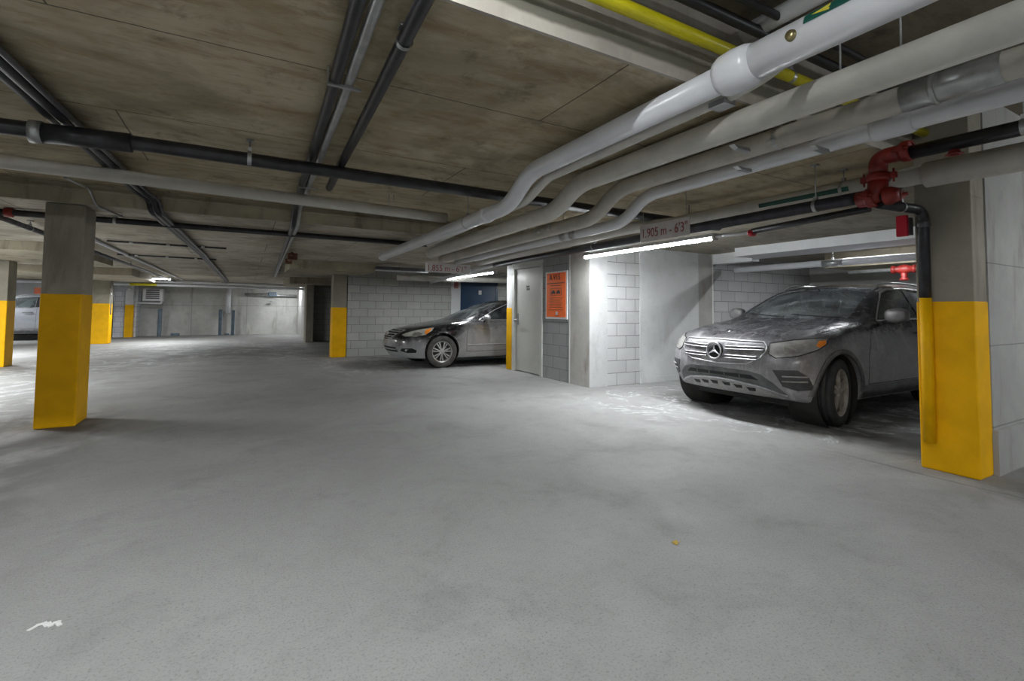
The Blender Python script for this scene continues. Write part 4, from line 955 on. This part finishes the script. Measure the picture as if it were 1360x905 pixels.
    bm = bmesh.new(); box(bm, 3.60, 3.75, -.58, .58, .65, 1.18, bev=.05); box(bm, 3.2, 3.7, -.58, .58, .55, .7, bev=.04)
    for y in (-.38, 0, .38): box(bm, 3.64, 3.72, y-.11, y+.11, 1.18, 1.32, bev=.03)
    obj('rear_seat', bm, M['seat'], t)
    bm = bmesh.new(); bmesh.ops.create_circle(bm, segments=8, radius=.01)
    bm.free(); bm = bmesh.new(); n = 36
    pts = [(0, .185*math.cos(2*PI*k/n), .185*math.sin(2*PI*k/n)) for k in range(n+1)]; sweep(bm, pts, .015, 8, cap=False); box(bm, -.02, .02, -.17, .17, -.02, .02); box(bm, -.03, .02, -.06, .06, -.07, .05, bev=.01)
    o = obj('steering_wheel', bm, M['deep'], t); o.location = (1.98, -.36, 1.0); o.rotation_euler = (0, -.35, 0)
    bm = bmesh.new(); box(bm, 2.17, 2.21, -.12, .12, 1.40, 1.47, bev=.015); sweep(bm, [(2.2, 0, 1.46), (2.2, 0, 1.55)], .012, 8); obj('rear_view_mirror', bm, M['deep'], t)
    patch(S, [(4.5, -.55, 1.24), (4.5, .55, 1.24), (4.4, .48, 1.40), (4.4, -.48, 1.40)], M['deep'], 'rear_window', t, .002, .003, .08, (-1, 0, 0))
    for s in (-1, 1): patch(S, [(4.6, s*.50, .98), (4.6, s*.88, .98), (4.6, s*.86, 1.14), (4.6, s*.5, 1.12)], M['red'], 'tail_light', t, .004, .006, .05, (-1, -s*.5, 0))
    if not detail:
        return t
    X = (1, 0, 0)
    # ---- grille
    def P(l, x=-.1): return [(x, y, z) for y, z in l]
    gr = [(-.50, .895), (0, .905), (.50, .895), (.545, .855), (.545, .80), (.50, .725), (.36, .655), (0, .635), (-.36, .655), (-.50, .725), (-.545, .80), (-.545, .855)]
    t_g = NT('grille_mesh'); p = t_g.pos(True); s_ = t_g.sep(p)
    w1 = t_g.math('SINE', t_g.math('MULTIPLY', t_g.math('ADD', s_[1], s_[2]), 260.)); w2 = t_g.math('SINE', t_g.math('MULTIPLY', t_g.math('SUBTRACT', s_[1], s_[2]), 260.))
    M['grille'] = t_g.set(t_g.mix(t_g.ramp(t_g.math('MAXIMUM', w1, w2), .55, .85), (.010, .010, .012), (.13, .13, .14)), .5, .2)
    gl = patch(S, P(gr), M['grille'], 'grille', t, -.004, .02, .03, X)
    band(S, P(gr), .014, M['chrome'], 'grille_rim', gl, X, .010, .02, closed=True)
    for s in (-1, 1):
        for z, dz in ((.812, .008), (.718, .0)):
            for e in (.015, -.015):
                y1 = .525 if z > .77 else .465
                band(S, P([(s*.12, z+e+dz*.2), (s*y1, z+e+dz)]), .012, M['chrome'], 'grille_bar', gl, X, .022, .03)
            patch(S, P([(s*.12, z-.012), (s*.12, z+.012), (s*.5, z+.016), (s*.47, z-.006)]), M['darkplastic'], 'grille_slat', gl, .012, .02, .04, X)
    c0, _ = S.hit(Vector((-1, 0, .775)), Vector(X)); em = bpy.data.objects.new('star_emblem', None); 
    bm = bmesh.new(); n = 48; sweep(bm, [(0, .094*math.cos(2*PI*k/n), .094*math.sin(2*PI*k/n)) for k in range(n+1)], .010, 10, cap=False)
    for k in range(3):
        a = PI/2 + 2*PI*k/3; tip = (math.cos(a)*.090, math.sin(a)*.090); l_ = (math.cos(a+PI/3)*.019, math.sin(a+PI/3)*.019); r_ = (math.cos(a-PI/3)*.019, math.sin(a-PI/3)*.019)
        v = [bm.verts.new((-.012 if i == 3 else 0.004, q[0], q[1])) for i, q in enumerate((l_, tip, r_, (0, 0)))]
        vt = bm.verts.new((-.004, tip[0], tip[1]))
        for f in ((v[0], vt, v[3]), (v[3], vt, v[2]), (v[0], v[1], vt), (v[2], vt, v[1]), (v[0], v[3], v[2], v[1])):
            bm.faces.new(f)
    bmesh.ops.recalc_face_normals(bm, faces=bm.faces); e = obj('star_emblem', bm, M['chrome'], gl); e.location = c0 + Vector((-.042, 0, 0))
    bm = bmesh.new(); lathe(bm, [(0, .001), (0, .09), (.05, .09)], 'X', 32); b_ = obj('emblem_back', bm, M['deep'], gl); b_.location = c0 + Vector((-.026, 0, 0))
    band(S, [(.28, -.012, 1.0), (.28, .012, 1.0)], .03, M['chrome'], 'hood_badge', t, (0, 0, -1), .006, .008)
    # ---- headlights
    for s in (-1, 1):
        hl = [(.14, s*.60, .885), (.30, s*.76, .925), (.56, s*.90, .95), (.64, s*.92, .945), (.60, s*.93, .89), (.45, s*.92, .83), (.26, s*.82, .765), (.13, s*.66, .735), (.11, s*.595, .775)]
        h = patch(S, hl, M['lens'], 'headlight', t, .006, .012, .03, (.72, -s*.69, 0))
        band(S, hl, .010, M['deep'], 'headlight_seal', h, (.72, -s*.69, 0), .007, .01, closed=True)
        patch(S, [(.46, s*.9, .870), (.52, s*.9, .915), (.61, s*.92, .925), (.57, s*.93, .88), (.48, s*.92, .85)], M['amber'], 'turn_signal', h, .012, .01, .03, (.60, -s*.8, 0))
        patch(S, [(.2, s*.70, .78), (.2, s*.72, .86), (.34, s*.82, .88), (.38, s*.86, .82)], M['reflector'], 'lamp_bowl', h, .008, .006, .03, (.72, -s*.69, 0))
        # corner vent
        vn = [(.14, s*.60, .61), (.26, s*.80, .62), (.33, s*.88, .55), (.38, s*.92, .42), (.28, s*.80, .40), (.20, s*.68, .44)]
        v_ = patch(S, vn, M['ventplastic'], 'corner_vent', t, .005, .012, .03, (.72, -s*.69, 0))
        for k in range(2):
            z = .55-.05*k; band(S, [(.16, s*.70, z), (.33, s*.86, z+.005)], .012, M['skid'], 'vent_fin', v_, (.72, -s*.69, 0), .018, .02)
    # ---- lower intake and skid plate
    up = [(-.68, .35), (-.60, .47), (-.50, .545), (-.38, .575), (0, .585), (.38, .575), (.50, .545), (.60, .47), (.68, .35)]
    dn = [(-.68, .335), (-.57, .385), (-.42, .43), (-.2, .458), (0, .466), (.2, .458), (.42, .43), (.57, .385), (.68, .335)]
    lp = patch(S, P(up + dn[::-1]), M['darkplastic'], 'lower_intake', t, .006, .014, .03, X)
    patch(S, P([(-.40, .535), (.40, .535), (.47, .487), (.3, .495), (0, .502), (-.3, .495), (-.47, .487)]), M['deep'], 'intake_opening', lp, .010, .006, .04, X)
    for y in (-.28, -.1, .1, .28): band(S, P([(y, .495), (y, .535)]), .012, M['darkplastic'], 'intake_rib', lp, X, .016, .012)
    band(S, P(dn), .020, M['chrome'], 'bumper_trim', t, X, .020, .026)
    bo = [(-.67, .31), (-.5, .315), (0, .322), (.5, .315), (.67, .31)]
    sk = patch(S, P([(y, z-.012) for y, z in dn] + bo[::-1]), M['skid'], 'skid_plate', t, .012, .018, .03, X)
    for y in (-.36, -.22, -.08, .08, .22, .36):
        dz = -.14*abs(y)**1.5; patch(S, P([(y-.05, .425+dz), (y+.05, .425+dz), (y+.035, .388+dz), (y-.035, .388+dz)]), M['deep'], 'skid_slot', sk, .015, .006, .04, X)
    # wipers
    bm = bmesh.new()
    for y0, y1 in ((-.62, -.05), (.0, .55)):
        pr = []
        for k in range(8):
            y = y0+(y1-y0)*k/7; h, nn = S.hit(Vector((.9, y, 1.155+.035*k/7)), Vector((1, 0, 0))); pr.append(h + nn*.012)
        sweep(bm, pr, .007, 6)
    obj('wiper', bm, M['deep'], t)
    # streak of washed paint on the hood
    return t

SED = dict(
 A=[(.16,0,.20),(.19,.35,.20),(.28,.60,.20),(.42,.76,.20),(.54,.84,.19),(.96,.87,.19),(1.42,.86,.19),(1.9,.86,.19),(2.4,.86,.19),(3.0,.86,.19),(3.5,.86,.19),(3.95,.86,.21),(4.5,.80,.25),(4.72,.6,.28),(4.76,0,.3)],
 B=[(.04,0,.35),(.07,.35,.35),(.18,.64,.35),(.34,.81,.36),(.54,.885,.35),(.96,.905,.34),(1.42,.90,.32),(1.9,.90,.32),(2.4,.90,.32),(3.0,.90,.32),(3.5,.90,.33),(3.95,.905,.35),(4.58,.86,.37),(4.78,.64,.38),(4.82,0,.38)],
 C=[(.0,0,.52),(.035,.35,.52),(.14,.65,.53),(.31,.83,.54),(.53,.895,.55),(.96,.912,.58),(1.42,.908,.55),(1.9,.905,.54),(2.4,.905,.54),(3.0,.905,.55),(3.5,.905,.57),(3.95,.91,.6),(4.6,.88,.6),(4.8,.66,.6),(4.84,0,.6)],
 D=[(.03,0,.67),(.07,.33,.67),(.19,.61,.68),(.37,.79,.69),(.60,.875,.72),(.98,.90,.765),(1.42,.90,.77),(1.9,.895,.775),(2.4,.895,.785),(3.0,.895,.80),(3.5,.89,.82),(3.95,.885,.84),(4.6,.83,.86),(4.78,.62,.87),(4.81,0,.87)],
 E=[(.15,0,.775),(.20,.30,.775),(.34,.53,.785),(.56,.69,.81),(.82,.80,.865),(1.10,.84,.91),(1.50,.85,.945),(1.9,.85,.955),(2.4,.845,.97),(3.0,.845,.99),(3.55,.83,1.01),(3.98,.80,1.02),(4.5,.72,1.04),(4.68,.55,1.04),(4.72,0,1.05)],
 F=[(.42,0,.835),(.45,.22,.835),(.54,.38,.84),(.70,.50,.865),(.95,.57,.905),(1.2,.61,.945),(1.58,.73,.985),(2.08,.665,1.235),(2.58,.60,1.415),(3.0,.585,1.45),(3.5,.57,1.42),(3.95,.57,1.27),(4.35,.58,1.10),(4.5,.4,1.08),(4.55,0,1.08)],
 G=[(.50,0,.85),(.55,0,.857),(.64,0,.87),(.78,0,.89),(.99,0,.925),(1.2,0,.955),(1.44,0,.99),(1.92,0,1.255),(2.42,0,1.45),(3.0,0,1.485),(3.5,0,1.46),(3.92,0,1.32),(4.3,0,1.13),(4.45,0,1.09),(4.5,0,1.085)])

def make_sedan(label, loc):
    t = thing('sedan_car', label, 'car', loc); paint = M['sedan_paint']
    me = body_mesh({k: list(v) for k, v in SED.items()}); S = Surf(me)
    fx, rx, wr = .98, 3.76, .335
    front_win = [(1.93, 1.005), (2.30, 1.19), (2.62, 1.315), (3.02, 1.355), (3.02, 1.02)]
    rear_win = [(3.12, 1.025), (3.12, 1.355), (3.55, 1.325), (3.85, 1.19), (3.90, 1.06)]
    cuts = [arch_cut(fx, .375, wr+.015), arch_cut(rx, .375, wr+.015)]
    cuts.append(cabin([(1.6, .4), (4.0, .4), (4.0, 1.1), (3.8, 1.24), (3.45, 1.37), (3.0, 1.405), (2.6, 1.375), (2.1, 1.20), (1.66, .965)], .79, .545, .97, 1.40))
    for w in (front_win, rear_win): cuts.append(wincut(w, -1.2, 1.2))
    ws = [(-.67, 1.02), (.67, 1.02), (.55, 1.385), (.28, 1.405), (-.28, 1.405), (-.55, 1.385)]
    b = bmesh.new(); prism(b, ws, 1.3, 2.55, 'YZ'); cuts.append(b)
    me2 = boolean(me, cuts); me2.name = 'body'; me2.materials.clear(); me2.materials.append(paint)
    for p in me2.polygons: p.use_smooth = True
    me2.set_sharp_from_angle(angle=.6); link(bpy.data.objects.new('body', me2), t)
    g = M['glass_sedan']; X = (1, 0, 0)
    patch(S, [(1.3, y*1.02, z) for y, z in ws], g, 'windshield', t, -.004, .004, .08, X, back=.6)
    for s in (-1, 1):
        for w in (front_win, rear_win): patch(S, [(x, s*.85, z) for x, z in inset_poly(w, 1.02)], g, 'side_window', t, -.006, .004, .08, (0, -s, 0))
    for x in (fx, rx):
        for s in (-1, 1): bm = bmesh.new(); lathe(bm, [(s*.54, .001), (s*.54, .37), (s*.86, .37)], 'Y', 40, 0, (x, 0, wr+.015)); obj('wheel_arch_liner', bm, M['liner'], t)
    for s in (-1, 1):
        for x in (fx, rx): wheel(t, x, s*.79, wr, .205, .215, s, 'seven', 0, (M['tire_dusty'], M['rim']))
        line = [(1.84, s*.85, .992), (2.28, s*.7, 1.215), (2.62, s*.7, 1.345), (3.02, s*.7, 1.385), (3.58, s*.7, 1.35), (3.93, s*.7, 1.19), (4.0, s*.8, 1.05), (3.0, s*.85, 1.0)]
        band(S, line, .014, M['chrome'], 'window_trim', t, (0, -s, 0), .006, .008, closed=True)
        patch(S, [(3.03, s*.8, 1.02), (3.03, s*.8, 1.35), (3.11, s*.8, 1.35), (3.11, s*.8, 1.025)], M['deep'], 'door_pillar_cover', t, .002, .003, .06, (0, -s, 0))
        for ln in ([(1.53, s*.9, .33), (1.53, s*.9, .72), (1.62, s*.9, .93)], [(3.06, s*.9, .33), (3.06, s*.9, .99)], [(1.53, s*.9, .33), (3.3, s*.9, .33)], [(3.3, s*.9, .33), (3.34, s*.9, .5), (3.66, s*.9, .76), (3.9, s*.85, 1.02)]):
            band(S, ln, .007, M['deep'], 'door_gap', t, (0, -s, 0), .0012, .003)
        band(S, [(1.55, s*.9, .46), (3.3, s*.9, .47)], .03, paint, 'door_moulding', t, (0, -s, 0), .006, .008)
        pts = [(fx + .385*math.cos(a), s*.9, wr+.015 + .385*math.sin(a)) for a in [PI*(.0 + 1.0*k/26) for k in range(27)]]
        band(S, pts, .02, paint, 'arch_trim', t, (0, -s, 0), .006, .012)
        band(S, [(.44, s*.60, .86), (.85, s*.74, .91), (1.5, s*.80, .98)], .006, M['deep'], 'hood_gap', t, (0, 0, -1), .0012, .003)
        bm = bmesh.new(); bmesh.ops.create_uvsphere(bm, u_segments=18, v_segments=12, radius=1)
        for v in bm.verts:
            x, y, z = v.co; v.co = (min(x*.085, .03), y*.115, z*.072)
        mo = obj('mirror', bm, M['chrome'], t, True); mo.location = (1.98, s*.98, 1.045)
        bm = bmesh.new(); sweep(bm, [(0, -s*.03, -.045), (-.02, -s*.12, -.07)], .02, 10); obj('mirror_stalk', bm, M['deep'], mo)
        # headlight
        hl = [(.20, s*.55, .685), (.34, s*.64, .755), (.56, s*.76, .815), (.78, s*.84, .845), (.74, s*.88, .78), (.60, s*.88, .69), (.42, s*.82, .650), (.24, s*.66, .650)]
        h = patch(S, hl, M['lens_sedan'], 'headlight', t, .006, .012, .03, (.66, -s*.72, -.15))
        band(S, hl, .009, M['deep'], 'headlight_seal', h, (.66, -s*.72, -.15), .007, .01, closed=True)
        patch(S, [(.60, s*.85, .72), (.62, s*.82, .79), (.74, s*.84, .83), (.70, s*.87, .77), (.62, s*.88, .70)], M['amber'], 'turn_signal', h, .010, .008, .03, (.6, -s*.78, -.1))
        patch(S, [(.38, s*.74, .67), (.40, s*.74, .73), (.48, s*.8, .745), (.54, s*.85, .72), (.50, s*.86, .67)], M['reflector'], 'lamp_bowl', h, .010, .008, .03, (.66, -s*.72, -.1))
        # fog light recess
        fl = [(.18, s*.58, .36), (.20, s*.62, .41), (.34, s*.82, .42), (.42, s*.86, .38), (.40, s*.86, .33), (.26, s*.74, .32)]
        f_ = patch(S, fl, M['deep'], 'fog_light_recess', t, .004, .008, .03, (.72, -s*.69, 0))
        c, nn = S.hit(Vector((-.3, s*1.25, .375)), Vector((.72, -s*.69, 0)))
        bm = bmesh.new(); bmesh.ops.create_uvsphere(bm, u_segments=14, v_segments=10, radius=.032); fo = obj('fog_light', bm, M['reflector'], f_, True); fo.location = c
    def P(l, x=-.1): return [(x, y, z) for y, z in l]
    gr = [(-.43, .775), (0, .785), (.43, .775), (.40, .69), (.24, .59), (0, .565), (-.24, .59), (-.40, .69)]
    gl = patch(S, P(gr), M['deep'], 'grille', t, .002, .012, .03, X)
    for z, y in ((.745, .41), (.70, .39), (.655, .33), (.61, .24)): band(S, P([(-y, z), (y, z)]), .013, M['chrome'], 'grille_bar', gl, X, .012, .016)
    band(S, P(gr), .014, M['chrome'], 'grille_rim', gl, X, .008, .014, closed=True)
    c0, _ = S.hit(Vector((-1, 0, .69)), Vector(X)); bm = bmesh.new(); sweep(bm, [(0, .055*math.cos(2*PI*k/32), .055*math.sin(2*PI*k/32)) for k in range(33)], .008, 8, cap=False); box(bm, -.008, .004, -.075, .075, -.012, .012)
    e = obj('round_emblem', bm, M['chrome'], gl); e.location = c0 + Vector((-.02, 0, 0))
    lp = patch(S, P([(-.46, .43), (.46, .43), (.50, .33), (-.50, .33)]), M['deep'], 'lower_intake', t, .003, .008, .04, X)
    band(S, P([(-.48, .38), (.48, .38)]), .022, paint, 'intake_bar', lp, X, .010, .012)
    bm = bmesh.new(); box(bm, 1.62, 1.95, -.7, .7, .6, .95, bev=.03); obj('dashboard', bm, M['deep'], t)
    for y in (-.36, .36):
        bm = bmesh.new(); box(bm, 2.4, 2.9, y-.24, y+.24, .42, .58, bev=.05); box(bm, 2.84, 3.0, y-.23, y+.23, .55, 1.1, bev=.06); box(bm, 2.88, 2.98, y-.12, y+.12, 1.12, 1.28, bev=.04); obj('front_seat', bm, M['seat'], t)
    bm = bmesh.new(); n = 36; sweep(bm, [(0, .18*math.cos(2*PI*k/n), .18*math.sin(2*PI*k/n)) for k in range(n+1)], .014, 8, cap=False); box(bm, -.02, .02, -.16, .16, -.02, .02)
    o = obj('steering_wheel', bm, M['deep'], t); o.location = (2.12, -.36, .88); o.rotation_euler = (0, -.4, 0)
    bm = bmesh.new(); box(bm, 3.6, 3.8, -.55, .55, .4, 1.08, bev=.04); obj('rear_seat', bm, M['seat'], t)
    return t

make_suv('dusty charcoal SUV with a star grille parked nose out beside the big yellow based pillar', (4.78, 3.72, 0), M['suv_paint'], True, math.radians(11))
make_sedan('dusty black sedan parked nose out in front of the block wall and navy door', (2.66, 10.36, 0))
wc = make_suv('white car parked in the far left row, mostly hidden behind the left pillars', (-9.35, 23.75, 0), M['white_paint'], False)

# pieces that stand apart become parts of their own
def islands(o):
    me = o.data; n = len(me.vertices); par = list(range(n))
    def fd(a):
        while par[a] != a: par[a] = par[par[a]]; a = par[a]
        return a
    for e in me.edges:
        a, b = fd(e.vertices[0]), fd(e.vertices[1])
        if a != b: par[a] = b
    g = {}
    for i in range(n): g.setdefault(fd(i), set()).add(i)
    return list(g.values())
SPLIT = ('end_bracket', 'rod', 'wiper', 'tube', 'valve', 'lettering')
for o in [o for o in bpy.data.objects if o.type == 'MESH' and o.parent and o.name.split('.')[0] in SPLIT]:
    gs = islands(o)
    if len(gs) < 2 or len(gs) > 30: continue
    for k, gset in enumerate(gs):
        bm = bmesh.new(); bm.from_mesh(o.data); bm.verts.ensure_lookup_table()
        bmesh.ops.delete(bm, geom=[v for v in bm.verts if v.index not in gset], context='VERTS')
        me = bpy.data.meshes.new(o.name); bm.to_mesh(me); bm.free(); me.materials.append(o.data.materials[0])
        c = bpy.data.objects.new(o.name.split('.')[0].replace('lettering', 'letter'), me); COL.objects.link(c); c.parent = o.parent; c.location = o.location; c.rotation_euler = o.rotation_euler
    bpy.data.objects.remove(o)

# ------------------------------------------------------------------ RENDER SETTINGS
w = bpy.data.worlds.new('world'); SC.world = w; w.use_nodes = True
w.node_tree.nodes['Background'].inputs[0].default_value = (.5, .55, .6, 1); w.node_tree.nodes['Background'].inputs[1].default_value = .3
SC.view_settings.view_transform = 'Standard'; SC.view_settings.look = 'None'; SC.view_settings.exposure = 1.68; SC.view_settings.gamma = 1; SC.view_settings.use_curve_mapping = False
SC.cycles.use_denoising = True
try: SC.cycles.denoiser = 'OPENIMAGEDENOISE'
except Exception: pass
SC.cycles.max_bounces = 8; SC.cycles.diffuse_bounces = 5; SC.cycles.transparent_max_bounces = 12; SC.cycles.sample_clamp_indirect = 4.
SC.cycles.caustics_reflective = False; SC.cycles.caustics_refractive = False
